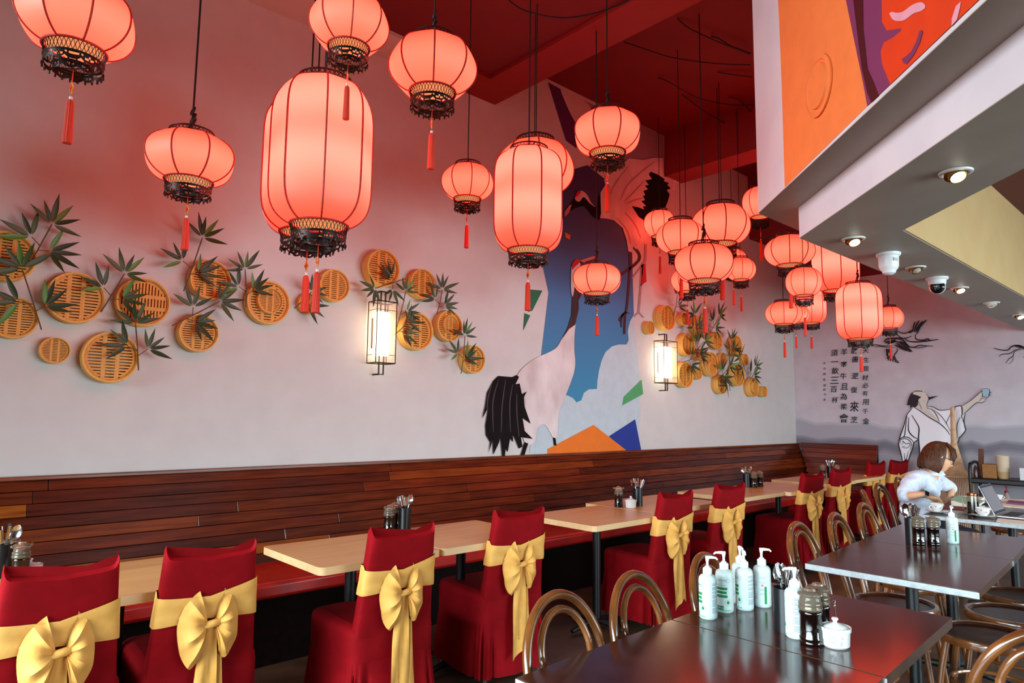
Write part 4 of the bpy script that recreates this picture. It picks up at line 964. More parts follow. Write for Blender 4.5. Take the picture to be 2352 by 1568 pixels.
SL = [(15, 587, 118, .07, 'bamboo steamer cut by the picture edge, upper of the pair under leaf sprays'), (31, 728, 98, .07, 'bamboo steamer cut by the picture edge, lower of the pair'),
 (175, 683, 119, .07, 'bamboo steamer touched by leaves, beside the one with upright slots'), (331, 693, 114, .07, 'bamboo steamer with upright slots under a leaf spray', 0, PI/2),
 (127, 804, 61, .06, 'small bare bamboo steamer with no leaves near it, lowest row'), (256, 820, 118, .08, 'large bamboo steamer hanging lowest on the wall'),
 (485, 642, 92, .08, 'bamboo steamer under the tassel of the lone round lantern'), (458, 764, 88, .08, 'bamboo steamer with leaf fan hanging over its top'),
 (618, 694, 102, .07, 'bamboo steamer with a smaller steamer nested inside, before the tall lanterns'), (622, 690, 60, .06, 'small bamboo steamer nested in a larger one, crossed by leaves', .028),
 (709, 697, 48, .05, 'tiny bamboo steamer behind a leaf spray near a red tassel'), (770, 655, 76, .07, 'bamboo steamer with a red tassel hanging across its rim'),
 (882, 615, 87, .10, 'bamboo steamer directly above the larger wall lamp'), (973, 651, 69, .09, 'bamboo steamer highest on the far side of the larger wall lamp'),
 (960, 760, 88, .08, 'bamboo steamer touching the edge of the larger wall lamp'), (1034, 748, 72, .08, 'bamboo steamer holding a tiny nested steamer'), (1037, 745, 42, .06, 'tiny bamboo steamer nested off-centre in a larger one', .03),
 (1090, 825, 65, .08, 'bamboo steamer at the end of the group, beside the standing crane tail'),
 (1535, 729, 59, .14, 'bamboo steamer directly above the smaller wall lamp'), (1495, 752, 31, .10, 'tiny bamboo steamer on the mural side of the smaller wall lamp'),
 (1573, 732, 29, .10, 'tiny bamboo steamer behind a red tassel over the far group'), (1611, 750, 52, .12, 'bamboo steamer under the longest tassel of the middle cluster'),
 (1582, 791, 53, .12, 'bamboo steamer close beside the upper half of the smaller wall lamp'), (1649, 782, 41, .12, 'bamboo steamer at the heart of the far group, leaves on top'),
 (1693, 794, 50, .10, 'bamboo steamer with a drooping leaf spray across it, towards the corner'), (1606, 814, 28, .08, 'small bamboo steamer glimpsed between leaf sprays'),
 (1636, 836, 56, .12, 'bamboo steamer with a small one nested in its lower half'), (1638, 845, 33, .08, 'small bamboo steamer nested in the lower half of another', .05),
 (1577, 860, 60, .13, 'bamboo steamer close beside the lower half of the smaller wall lamp'), (1605, 857, 29, .08, 'tiny bamboo steamer behind leaf tips, second of the lowest row'),
 (1662, 825, 31, .09, 'tiny plain bamboo steamer above the dark leaf cluster'), (1713, 825, 26, .08, 'tiny bamboo steamer sticking out behind leaves near the corner'),
 (1660, 882, 45, .12, 'bamboo steamer hanging lowest in the middle of the far group'), (1698, 860, 53, .12, 'bamboo steamer half hidden by dark leaves, below the drooping spray'),
 (1733, 889, 44, .12, 'bamboo steamer near the corner with a leaf tuft and nested steamer'), (1736, 889, 27, .08, 'small bamboo steamer nested in the one near the corner', .05), (1757, 899, 25, .11, 'tiny bamboo steamer last before the corner')]
for a in SL: steamer(*a)
for ch in stm0.children_recursive: bpy.data.objects.remove(ch)
bpy.data.objects.remove(stm0)
# ---------------------------------------------------------------- bamboo leaf sprays
m_lf = [mat('leaf_dark', rgb(50, 62, 28), .5, col2=rgb(36, 48, 20), nscale=14), mat('leaf_mid', rgb(64, 80, 38), .5, col2=rgb(50, 66, 28), nscale=14), mat('leaf_light', rgb(84, 134, 44), .45, col2=rgb(64, 112, 34), nscale=14)]
m_stem = flat('stem_brown', 96, 70, 50)
def leaf_mesh(m, bend):
    rows = []; N = 8
    for i in range(N+1):
        u = i/N; w = .105*math.sin(PI*min(u*1.02, 1)**.75)**.9*(1-.15*u); z = u; y = -bend*u*u
        rows.append([Vector((-w, y-.02*w/.1, z)), Vector((0, y+.012, z)), Vector((w, y-.02*w/.1, z))])
    q = MB(); q.grid(rows); return q.mesh('leaf', m, 60)
LM = [[leaf_mesh(m, b) for b in (.05, .22)] for m in m_lf]
def spray(x0, y0, x1, y1, label, size=.155, side=1, clusters=2, light=False, y=None):
    off = .125 if x0 < 1300 else .17
    A = at(x0, y0, y=WY-off*.6); Bp = at(x1, y1, y=WY-off); D = Bp-A; L = D.length
    t = thing('bamboo_spray', label, 'foliage', A, 0, 'artificial bamboo leaf sprays among the steamers')
    d2 = D.normalized(); ang0 = math.atan2(D.x, D.z)
    S = MB(); S.tube(smoothpath([(0, 0, 0), tuple(D*.5+Vector((0, -.01, 0))), tuple(D)], 4), [.004]*8+[.003], 5)
    def fan(p, a, n, spread, mats, k0=0):
        for k in range(n):
            b = a+math.radians(spread*(-.5+(k+.5)/n)+random.uniform(-7, 7))
            m = LM[random.choice(mats)][random.choice((0, 0, 1))]; s = size*random.uniform(.78, 1.08)
            if k == k0 and light: m = LM[2][0]
            base = p+Vector((math.sin(b), 0, math.cos(b)))*.012
            inst('leaf', m, t, base, (random.uniform(-.05, .28), b, random.uniform(-.25, .25)), (s, s, s))
    fan(D, ang0+math.radians(8*side), 6, 190, (0, 1), 3)
    for (u, sd, n) in (((.42, -1, 4), (.30, 1, 5)) if clusters == 2 else ((.35, side, 4),)):
        a = ang0+math.radians(62*sd+random.uniform(-8, 8)); pl = .05+.02*random.random()
        p = D*u; q = p+Vector((math.sin(a), -.15, math.cos(a)))*pl; S.tube([p, q], .0026, 5)
        fan(q, a, n, 150, (0, 0, 1))
    S.build('stem', m_stem, t)
    return t
for a in [(72, 600, 119, 515, 'leaf spray reaching highest at the picture edge, with one bright leaf', .155, 1, 2, True), (95, 757, 50, 616, 'leaf spray crossing both steamers at the picture edge', .16, -1, 2, True),
 (232, 716, 286, 628, 'leaf spray between the two big side-by-side steamers', .14, 1, 2, True), (318, 850, 311, 742, 'leaf spray dangling over the lowest large steamer', .14, 1, 2, False),
 (422, 668, 465, 545, 'leaf spray just behind the lone lantern tassel', .145, 1, 2, True), (395, 748, 505, 692, 'long leaf spray laid sideways over two mid-wall steamers', .15, 1, 2, False),
 (565, 705, 563, 618, 'leaf spray rising beside the nested pair of steamers', .14, -1, 2, True), (676, 708, 716, 670, 'leaf spray beside the tiny steamer and the red tassel', .13, 1, 1, False),
 (930, 640, 862, 662, 'leaf spray lit by the top of the larger wall lamp', .14, -1, 2, False), (911, 752, 932, 668, 'pale lit leaf spray along the side of the larger wall lamp', .12, 1, 1, True),
 (905, 770, 938, 738, 'short leaf spray over the steamer that touches the larger lamp', .12, 1, 1, False),
 (1003, 722, 1016, 664, 'leaf spray hanging between two steamers beyond the larger lamp', .145, 1, 2, False), (1059, 858, 1068, 770, 'leaf spray at the end of the first group, near the crane tail', .145, 1, 2, True),
 (1547, 724, 1556, 676, 'slim leaf spray climbing above the smaller wall lamp', .15, 1, 1, False), (1601, 776, 1596, 722, 'leaf spray behind the tassels over the far group', .17, -1, 2, True),
 (1630, 764, 1652, 724, 'leaf spray sticking up highest in the far group', .18, 1, 2, True), (1592, 812, 1618, 782, 'leaf spray spreading over the middle steamers of the far group', .18, 1, 2, True),
 (1568, 832, 1610, 816, 'grey-green leaf spray laid across the lower lamp-side steamer', .17, 1, 2, False), (1680, 822, 1681, 780, 'drooping dark leaf spray on the steamer facing the corner', .16, -1, 2, False),
 (1648, 872, 1676, 842, 'dark dense leaf spray over the lowest steamers', .17, 1, 2, True), (1712, 852, 1700, 820, 'dark leaf spray tucked above the half hidden steamer', .16, -1, 1, False),
 (1722, 876, 1736, 842, 'leaf spray next to the room corner', .17, 1, 2, True), (1677, 897, 1670, 864, 'leaf spray hanging below the lowest steamers', .15, -1, 1, False)]:
    spray(*a)
# ---------------------------------------------------------------- wall lamps
m_fab = mat('lamp_gauze', rgb(248, 226, 192), .6, alpha=.16, emit=(1, .72, .42, 1), estr=.06)
m_lamp = mat('lamp_core', rgb(255, 250, 240), .5, emit=(1.0, .80, .56, 1), estr=7.0)
m_bronze = mat('bronze_frame', rgb(62, 48, 34), .35, col2=rgb(48, 36, 24), nscale=8, metal=.6)
def sconce(pl, pf, pr, pt, pb, it, ib, label):
    dep = .15; zt = at(pf, pt, y=WY-dep).z; zb = at(pf, pb, y=WY-dep).z; x0 = at(pf, pt, y=WY-dep).x; x1 = at(pr, pt, y=WY-dep).x
    cx = (x0+x1)/2; w = (x1-x0)/2; h = zt-zb
    t = thing('wall_lamp', label, 'lamp', (cx, WY, zb), 0, 'bronze framed wall lamps')
    f = MB(); b = .0045
    for x in (-w, w):
        for y in (-dep, -.02): f.tube([(x, y, 0), (x, y, h)], b, 4)
    for z in (0, h*.115, h*.885, h) if False else (0, h):
        f.tube([(-w, -dep, z), (w, -dep, z), (w, -.02, z), (-w, -.02, z)], b, 4, True)
    f.tube([(-w, -dep, h*.13), (w, -dep, h*.13)], .002, 4); f.tube([(-w, -dep, h*.86), (w, -dep, h*.86)], .002, 4)
    f.tube([(-w, -dep, h*.13), (-w, -.02, h*.13)], .002, 4); f.tube([(-w, -dep, h*.86), (-w, -.02, h*.86)], .002, 4)
    f.build('frame', m_bronze, t)
    g_ = MB(); g_.bb(-w+.003, w-.003, -dep-.0005, -dep+.0005, .004, h-.004); g_.bb(-w-.0005, -w+.0005, -dep+.003, -.02, .004, h-.004); g_.bb(w-.0005, w+.0005, -dep+.003, -.02, .004, h-.004)
    g_.build('gauze_panel', m_fab, t, smooth=0)
    a = it*h; c = ib*h
    MB().bb(-w*.62, w*.62, -dep*.78, -.035, h-c, h-a).build('diffuser', m_lamp, t, bevel=.012, segs=3)
    for s, z0, z1 in ((1, h-a, h+.085), (-1, h-c, -.085)):
        br = MB()
        for x in (-.018, .022): br.box((x, -.085, (z0+z1)/2), (.008, .012, abs(z1-z0)))
        br.box((-.018, -.0425, z1), (.008, .085, .012)); br.box((.002, -.085, z1), (.048, .012, .008))
        br.build('bracket', m_bronze, t, smooth=0)
    MB().box((-.018, -.004, h/2), (.05, .008, h*.5)).build('back_plate', m_bronze, t)
sconce(848, 867.5, 912, 689, 832, .16, .88, 'larger glowing bronze framed wall lamp between steamers')
sconce(1513, 1524, 1555, 781, 878, .12, .88, 'smaller glowing bronze framed wall lamp beside the crane mural')
# ---------------------------------------------------------------- recessed lights and cameras on the soffit
m_trim = flat('trim_white', 226, 226, 224, rough=.35); m_brs = mat('brass', rgb(206, 164, 90), .18, metal=1.0); m_lens = mat('lamp_lens', rgb(255, 250, 235), .3, emit=(1, .93, .80, 1), estr=9)
m_off = mat('lamp_off', rgb(190, 180, 160), .2)
def downlight(px, py, label, on=True, brass=True, tilt=.55):
    p = at(px, py, z=ZB-.004); t = thing('recessed_light', label, 'light', p, 0, 'recessed ceiling lights')
    MB().lathe([(.036, -.002), (.05, -.009), (.063, -.007), (.066, 0), (.036, 0)], 32, cap=False).build('trim_ring', m_trim, t)
    M_ = Matrix.Translation((0, 0, -.004)) @ Matrix.Rotation(-tilt, 4, Vector((.7, -.7, 0)))
    MB().lathe([(.046, .002), (.048, -.004), (.038, -.006), (.035, -.028), (.030, -.030), (.029, -.012)], 28, mtx=M_, cap=False).build('gimbal', m_brs if brass else m_trim, t)
    MB().lathe([(0, -.036), (.016, -.034), (.029, -.026)], 24, mtx=M_, cap=False).build('lens', m_lens if on else m_off, t)
    if on:
        l = bpy.data.lights.new('spot', 'SPOT'); l.energy = 14; l.spot_size = 1.3; l.spot_blend = .6; l.color = (1, .9, .74); l.shadow_soft_size = .03
        o = bpy.data.objects.new('spot_beam', l); COL.objects.link(o); o.parent = t; o.location = (0, 0, -.045)
downlight(2195, 395, 'lit brass recessed light nearest the viewer on the grey soffit')
downlight(1960, 548, 'lit brass recessed light next to the soffit corner')
downlight(2103, 614, 'unlit brass recessed light between the two white cameras', False)
downlight(2204, 661, 'lit recessed light just past the camera with the black lens', True)
downlight(2277, 695, 'small unlit white recessed light, second from the far end', False, False)
downlight(2342, 723, 'lit recessed light farthest along the soffit')
m_cw = flat('camera_white', 230, 232, 232, rough=.3); m_ck = flat('camera_black', 14, 14, 16, rough=.12)
p = at(2040, 582, z=ZB-.004); t = thing('security_camera', 'white barrel-shaped security camera with its lens turned away', 'camera', p)
MB().lathe([(.072, 0), (.072, -.012), (.066, -.020), (.060, -.022), (.058, -.085), (.050, -.105), (.042, -.112), (.038, -.128), (.024, -.138), (0, -.140)], 36).build('housing', m_cw, t)
MB().box((-.030, -.052, -.05), (.03, .004, .02), Matrix.Rotation(-.5, 3, 'Z')).build('sticker', flat('sticker_grey', 190, 190, 182), t)
p = at(2152, 638, z=ZB-.004); t = thing('security_camera', 'white ball-shaped security camera with a black lens facing the viewer', 'camera', p)
MB().lathe([(.075, 0), (.075, -.010), (.066, -.018), (.060, -.020), (.058, -.050), (.040, -.060)], 36).build('housing', m_cw, t)
vd = (O-p); vd.z = -.9; vd.normalize()
q_ = Vector((0, 0, 1)).rotation_difference(vd).to_matrix().to_4x4(); q_.translation = Vector((0, 0, -.070))
MB().lathe([(0, -.055), (.035, -.044), (.054, -.015), (.054, .010), (.050, .022)], 30, mtx=q_).build('ball', m_cw, t)
MB().lathe([(.050, .022), (.047, .034), (.03, .044), (0, .047)], 30, mtx=q_, cap=False).build('lens', m_ck, t)
MB().lathe([(.016, .046), (.013, .051), (0, .052)], 16, mtx=q_, cap=False).build('lens_centre', flat('lens_grey', 60, 60, 66, rough=.1), t)
# ---------------------------------------------------------------- things standing on the tables
m_pot = mat('black_pot', rgb(18, 20, 22), .3, col2=rgb(14, 15, 17), nscale=6)
m_ss = mat('polished_steel', rgb(215, 214, 212), .14, col2=rgb(196, 196, 196), nscale=9, metal=1)
m_glass = mat('clear_glass', rgb(240, 236, 226), .03, trans=1.0, ior=1.42)
m_amber = mat('amber_glass', rgb(250, 226, 196), .06, trans=.9, ior=1.25)
m_soy = mat('soy_sauce', rgb(14, 5, 4), .08, coat=.6)
m_ch = mat('white_china', rgb(204, 204, 200), .15, coat=.3)
POT = thing('cutlery_pot', 'x', 'pot', (0, 0, 0), 0, 'black cutlery pots')
MB().lathe([(0, .004), (.0, 0), (.036, 0), (.0365, .134), (.034, .134), (.0335, .006), (0, .006)], 28, cap=False).build('pot', m_pot, POT)
def m_spoon():
    t = thing('spoon', 'x', 'cutlery'); m = MB(); rows = []
    for i in range(9):
        u = i/8; w = .0215*math.sin(PI*u)**.55 if 0 < u < 1 else .003; z = .135+.062*u
        rows.append([Vector((w*s, .004+.007*(1-s*s)*math.sin(PI*u), z)) for s in (-1, -.6, 0, .6, 1)])
    m.grid(rows); m.grid([[p+Vector((0, .0012, 0)) for p in r] for r in rows]); m.build('bowl', m_ss, t, smooth=80)
    h = MB(); h.tube([(0, 0, 0), (0, .001, .05), (0, 0, .10), (0, .003, .137)], [.0065, .0045, .0030, .0035], 8, flat=.35, up=(0, 1, 0)); h.build('handle', m_ss, t)
    return t
def m_fork():
    t = thing('fork', 'x', 'cutlery'); m = MB()
    for x in (-.0105, -.0035, .0035, .0105): m.tube([(x*.8, .003, .150), (x, .006, .165), (x, .004, .195)], .0016, 5)
    m.grid([[Vector((w*s, .003, z)) for s in (-1, 0, 1)] for z, w in ((.134, .004), (.142, .0115), (.153, .0125))]); m.build('tines', m_ss, t, smooth=60)
    h = MB(); h.tube([(0, 0, 0), (0, .001, .05), (0, 0, .10), (0, .003, .137)], [.0065, .0045, .0030, .0035], 8, flat=.35, up=(0, 1, 0)); h.build('handle', m_ss, t)
    return t
def m_hand():      # knife or spoon standing head down: only the handle shows
    t = thing('knife', 'x', 'cutlery'); h = MB(); h.tube([(0, 0, 0), (0, 0, .06), (0, 0, .12), (0, 0, .19)], [.004, .0045, .006, .0085], 8, flat=.3, up=(0, 1, 0)); h.build('handle', m_ss, t); return t
SPN, FRK, KNF = m_spoon(), m_fork(), m_hand()
first_ = {}
def place(proto, loc, label, group=None, rot=0, scale=None, tilt=None):
    o = dup_tree(proto)
    o.location = loc; o['label'] = label
    if group: o['group'] = group
    if tilt: 
        M_ = Matrix.Rotation(rot, 4, 'Z') @ Matrix.Rotation(tilt[0], 4, 'X') @ Matrix.Rotation(tilt[1], 4, 'Y') @ Matrix.Rotation(tilt[2] if len(tilt) > 2 else 0, 4, 'Z'); o.rotation_euler = M_.to_euler()
    else: o.rotation_euler = (0, 0, rot)
    if scale: o.scale = scale
    return o
def pot(px, py, where, z=.75, n=(2, 1, 3), seed=1):
    p = at(px, py, z=z); place(POT, p, 'black cylindrical cutlery pot '+where, 'black cutlery pots')
    R_ = random.Random(seed); i = 0; tot = sum(n)
    for proto, cnt, nm in ((SPN, n[0], 'spoon'), (FRK, n[1], 'fork'), (KNF, n[2], 'knife')):
        for k in range(cnt):
            a = 2*PI*i/tot+R_.uniform(-.3, .3); i += 1
            rr = .018; tl = R_.uniform(.16, .40)
            base = p+Vector((-math.cos(a)*rr*.8, -math.sin(a)*rr*.8, .009))
            d = Vector((math.cos(a)*math.sin(tl), math.sin(a)*math.sin(tl), math.cos(tl)))
            o = dup_tree(proto); q = Vector((0, 0, 1)).rotation_difference(d).to_matrix().to_4x4() @ Matrix.Rotation(R_.uniform(-1.2, 1.2)+math.atan2(p.y, p.x)-PI/2, 4, 'Z')
            o.rotation_euler = q.to_euler(); o.location = base+Vector((0, 0, R_.uniform(0, .012)))
            o['label'] = 'steel '+nm+' standing in the black pot '+where; o['group'] = nm+' in the pot '+where
JAR = thing('soy_jar', 'x', 'jar', (0, 0, 0), 0, 'soy sauce jars with clear lids')
MB().lathe([(0, .004), (.026, .004), (.0285, .010), (.0285, .078), (0, .078)], 28, cap=False).build('sauce', m_soy, JAR)
MB().lathe([(0, 0), (.030, 0), (.0325, .004), (.0325, .010), (.030, .013), (.0325, .016), (.0325, .020), (.030, .024), (.030, .082), (.0325, .086), (.0325, .091), (.030, .094), (.0325, .098), (.0325, .103), (.0295, .107), (.029, .118)], 32, cap=False).build('jar', m_soy, JAR)
MB().lathe([(.0300, .094), (.0335, .098), (.0335, .103), (.030, .107), (.0325, .111), (.0325, .116), (.029, .120), (.0275, .132), (.034, .137), (.034, .141), (.030, .145), (.016, .148), (.014, .154), (0, .155)], 32, cap=False).build('lid', m_amber, JAR)
MB().tube([(-.030, 0, .137), (-.041, 0, .143)], .005, 8).tube([(.030, 0, .137), (.041, 0, .143)], .005, 8).build('spout', m_amber, JAR)
def jar(px, py, label, z=.75, rot=.6, s=1): place(JAR, at(px, py, z=z), label, None, rot, (s, s, s))
BOWL = thing('sugar_bowl', 'x', 'bowl', (0, 0, 0), 0, 'white china sugar bowls')
MB().lathe([(0, .002), (0, 0), (.034, 0), (.039, .005), (.0415, .045), (.0445, .047), (.0445, .058), (.0415, .058), (.040, .045), (.036, .008), (0, .006)], 36, cap=False).build('bowl', m_ch, BOWL)
MB().lathe([(.0385, .050), (.038, .054), (.028, .061), (.012, .066), (.006, .068), (.006, .073), (.010, .078), (.008, .083), (0, .084)], 32, cap=False).build('lid', m_ch, BOWL)
pot(4, 1325, 'on the first pale table', n=(1, 1, 4), seed=3)
jar(18, 1322, 'soy jar touching the cutlery pot at the picture edge', rot=1); jar(44, 1336, 'soy jar beside the white sugar bowl at the picture edge', rot=.4)
place(BOWL, at(66, 1330, z=.75), 'white sugar bowl with a small spoon on the first pale table')
pot(929, 1219, 'behind the third red chair', n=(3, 0, 4), seed=5); jar(893, 1222, 'soy jar in front of its pair behind the third red chair', rot=.3); jar(906, 1214, 'soy jar half hidden behind its pair, touching the pot behind the third red chair')
jar(1421, 1164, 'soy jar with spouts alone beside the white lidded sugar bowl', rot=-.83, s=1.0); place(BOWL, at(1449, 1166, z=.75), 'white lidded sugar bowl in the middle of a pale table', scale=(1, 1, 1.05)); pot(1465, 1161, 'beside the white lidded sugar bowl', n=(4, 0, 4), seed=8)
pot(1716, 1118, 'on the seam of two pale tables mid-row', n=(5, 0, 5), seed=11); jar(1732, 1119, 'soy jar on the nearer side of the seam pair, middle of the row'); jar(1746, 1117, 'soy jar on the farther side of the seam pair, middle of the row')
pot(1908, 1097, 'by the banquette corner', n=(1, 0, 5), seed=14); jar(1890, 1098, 'soy jar on the banquette side of the pot by the corner'); jar(1923, 1099, 'soy jar peeking over a red chair beside the pot by the corner')
# near dark table
pot(1805, 1447, 'among the pump bottles', n=(4, 2, 4), seed=21); jar(1864, 1478, 'soy jar in front of its twin on the near dark table', rot=.9, s=1.06); jar(1882, 1462, 'soy jar directly behind its twin on the near dark table', rot=.2, s=1.06)
nb = place(BOWL, at(1920, 1483, z=.75), 'white sugar bowl with grey flower print and a spoon sticking out', rot=-.3)
ts = MB(); ts.tube([(.012, .0, .062), (.02, .006, .085), (.028, .012, .11)], .0018, 6); ts.tube([(.028+.005*math.cos(2*PI*j/10), .012, .118+.010*math.sin(2*PI*j/10)) for j in range(10)], .0016, 5, True)
sp_ = ts.build('teaspoon', m_ss); sp_.location = nb.location; prop(sp_, 'small looped steel spoon stuck in the flower-print sugar bowl', 'cutlery')
fl = MB(); m_pr = flat('print_grey', 150, 150, 168)
def cyl(r, a, z): return Vector((r*math.cos(a), r*math.sin(a), z))
av = math.atan2(-nb.location.y, -nb.location.x)+.3
for k in range(9):
    b = 2*PI*k/9; c_a, c_z = av-.25, .028
    fl.ngon([cyl(.0418, c_a+.05*math.cos(b), c_z+.002*math.sin(b)), cyl(.0421, c_a+.30*math.cos(b-.18), c_z+.012*math.sin(b-.18)), cyl(.0421, c_a+.30*math.cos(b+.18), c_z+.012*math.sin(b+.18))])
for dx, dz in ((.35, .018), (.42, .030), (.30, .012)): fl.ngon([cyl(.0416, av+dx, dz-.002), cyl(.0416, av+dx+.07, dz-.001), cyl(.0418, av+dx+.05, dz+.008), cyl(.0418, av+dx+.01, dz+.009)])
fl.build('flower_print', m_pr, nb, smooth=0)
# pump bottles of hand sanitiser
m_bot = mat('white_bottle', rgb(184, 198, 196), .4, col2=rgb(178, 192, 190), nscale=5, coat=.1); m_pump = flat('pump_white', 208, 212, 212, rough=.3)
m_gr = flat('label_green', 14, 118, 66); m_gr2 = flat('label_pale_green', 96, 172, 130); m_ink2 = flat('label_navy', 36, 48, 90); m_rd = flat('label_red', 208, 60, 66)
def wrap_text(s, r, a0, z, h, m, parent, width=None):
    o = text_on(s, Vector((0, 0, 0)), h, Vector((1, 0, 0)), Vector((0, 1, 0)), m, parent, 'label_text', width=width, align='LEFT')
    if o is None: return
    for v in o.data.vertices: a = a0+v.co.x/r; yy = v.co.y; v.co = Vector((r*math.cos(a), r*math.sin(a), z+yy))
    return o
def patch(mb, r, a0, a1, z0, z1, n=8):
    mb.grid([[cyl(r, a0+(a1-a0)*k/n, z) for k in range(n+1)] for z in (z0, z1)])
def make_bottle():
    t = thing('pump_bottle', 'x', 'bottle', (0, 0, 0), 0, 'white pump bottles of hand sanitiser')
    MB().lathe([(0, 0), (.0265, 0), (.030, .004), (.0305, .012), (.0305, .124), (.029, .134), (.024, .141), (.014, .145), (.014, .148)], 36, cap=False).build('body', m_bot, t)
    MB().lathe([(.0145, .145), (.0155, .146), (.0155, .163), (.0135, .166), (.009, .167), (.009, .171), (.0045, .172), (.0042, .184), (.0065, .196), (.006, .202), (0, .203)], 24, cap=False).build('cap', m_pump, t)
    MB().tube([(-.006, 0, .2), (.010, 0, .201), (.028, 0, .2), (.034, 0, .194)], [.006, .0055, .0038, .003], 10).build('nozzle', m_pump, t)
    r = .0307
    g1 = MB(); g2 = MB(); i1 = MB(); rd = MB()
    # front panel, centred on angle 0
    for k, (z, w) in enumerate(((.083, .95), (.070, .9), (.057, .95))): patch(g1, r, -.75, -.75+w*1.35, z-.0045, z+.0045)
    patch(g1, r, -.85, .1, .012, .024); patch(g2, r, -.85, .9, .008, .012)
    for k in range(10):
        a = 2*PI*k/10; g2.ngon([cyl(r+.0002, .60+.30*math.cos(a-.22), .036+.010*math.sin(a-.22)), cyl(r+.0002, .60+.30*math.cos(a+.22), .036+.010*math.sin(a+.22)), cyl(r+.0002, .60+.40*math.cos(a), .036+.013*math.sin(a))])
    g1.ngon([cyl(r+.0003, .60+.16*math.cos(2*PI*k/12), .036+(.007 if 1 < k < 5 else .005)*math.sin(2*PI*k/12)) for k in range(12)])
    for k in range(14):
        a = .65+.20*math.cos(2*PI*k/14); a2 = .65+.20*math.cos(2*PI*(k+1)/14); z = .110+.0065*math.sin(2*PI*k/14); z2 = .110+.0065*math.sin(2*PI*(k+1)/14)
        i1.ngon([cyl(r, a, z), cyl(r, a2, z2), cyl(r, .65+(a2-.65)*.9, .110+(z2-.11)*.9), cyl(r, .65+(a-.65)*.9, .110+(z-.11)*.9)])
    # ingredients panel lines
    R_ = random.Random(4)
    for k in range(26):
        z = .118-.0038*k
        if k in (2, 6, 9, 13, 20): continue
        patch(i1, r, 1.65, 1.65+R_.uniform(.7, 1.35), z-.0005, z+.0005, 6)
    patch(g1, r, 3.75, 4.0, .014, .075); patch(g2, r, 3.7, 3.75, .014, .07)
    g2.ngon([cyl(r, 4.2, .010), cyl(r, 4.5, .010), cyl(r, 4.75, .010), cyl(r, 4.9, .012), cyl(r, 4.9, .034), cyl(r, 4.6, .020)])
    rd.ngon([cyl(r, 3.35, .078), cyl(r, 3.50, .083), cyl(r, 3.65, .078), cyl(r, 3.50, .073)])
    for z in (.105, .088, .066, .061, .05, .046): patch(i1, r, 3.2, 3.8, z-.0004, z+.0004, 5)
    g1.build('label_green_print', m_gr, t, smooth=0); g2.build('label_pale_print', m_gr2, t, smooth=0); i1.build('label_fine_print', m_ink2, t, smooth=0); rd.build('label_red_mark', m_rd, t, smooth=0)
    wrap_text('NANO', r+.0002, -.55, .111, .0075, m_gr, t); wrap_text('Rapid', r+.0002, -.35, .101, .0035, m_ink2, t); wrap_text('Hand Sanitizer', r+.0002, -.62, .0945, .0036, m_ink2, t); wrap_text('500 ml', r+.0005, -.65, .018, .006, m_pump, t)
    return t
BOT = make_bottle()
def bottle(px, py, face, label, nz=0, s=1.0):
    """face = which way the printed front turns, degrees clockwise from the viewer; nz = nozzle turn"""
    p = at(px, py, z=.75); a = math.atan2(-p.y, -p.x)+math.radians(face)
    o = place(BOT, p, label, None, a, (s, s, s))
    for ch in o.children:
        if ch.name.startswith('nozzle'): ch.rotation_euler = (0, 0, math.radians(nz)-math.radians(face))
    return o
bottle(1627, 1418, -68, 'pump bottle closer to the bentwood chairs than the rest, red mark and green stripe showing', 95)
bottle(1665, 1403, -12, 'pump bottle with the full green printed front facing the viewer', -85)
bottle(1711, 1398, -75+5, 'pump bottle with fine print facing the viewer, in the middle of the group', 10)
bottle(1702, 1384, 150, 'pump bottle mostly hidden behind another in the group', 20)
bottle(1752, 1391, 160, 'pump bottle at the far side of the group with a red diamond mark', 100)
bottle(1829, 1462, 250, 'pump bottle standing apart between cutlery pot and soy jars', -80, 1.03)
# middle dark table
pot(2097, 1245, 'on the middle dark table before the woman', n=(4, 0, 4), seed=31); jar(2111, 1250, 'soy jar next to the cutlery pot on the middle dark table', rot=.2, s=1.0); jar(2145, 1251, 'soy jar with amber lid beside the pump bottle on the middle table', rot=1.2)
bottle(2189, 1247, 165, 'pump bottle alone on the middle dark table', 15)
for pr_ in (POT, SPN, FRK, KNF, JAR, BOWL, BOT):
    for ch in pr_.children_recursive: bpy.data.objects.remove(ch)
    bpy.data.objects.remove(pr_)
# ---------------------------------------------------------------- far dark table: laptop, cups, papers
p1 = at(2287, 1186, z=.755); p2 = at(2313, 1177, z=.755); hd = (p2-p1); ah = math.atan2(hd.y, hd.x)
m_al = mat('aluminium', rgb(170, 170, 172), .35, metal=.9); m_scr = mat('laptop_screen', rgb(52, 48, 50), .06, coat=1); m_key = flat('laptop_keys', 26, 26, 28, rough=.5)
lp = thing('laptop', 'open silver laptop with dark screen on the far dark table', 'laptop', (p1+p2)/2, ah)
lw = max(hd.length/2, .15)
MB().bb(-lw, lw, -.22, 0, -.004, .010).build('base', m_al, lp, bevel=.004)
kb = MB()
for r_ in range(5):
    for c_ in range(12): kb.box((-lw*.86+c_*lw*1.72/11, -.035-r_*.019, .0112), (lw*.125, .015, .002))
kb.build('keyboard', m_key, lp, smooth=0)
MB().bb(-.045, .045, -.205, -.145, .0095, .0108).build('trackpad', m_al, lp)
Rt = Matrix.Rotation(math.radians(-24), 3, 'X')
def lidp(mb, x0, x1, z0, z1, y0, y1):
    mb.box(Rt @ Vector(((x0+x1)/2, (y0+y1)/2, (z0+z1)/2))+Vector((0, .004, .010)), (x1-x0, y1-y0, z1-z0), Rt); return mb
lidp(MB(), -lw, lw, 0, .215, 0, .006).build('lid', m_al, lp, bevel=.002)
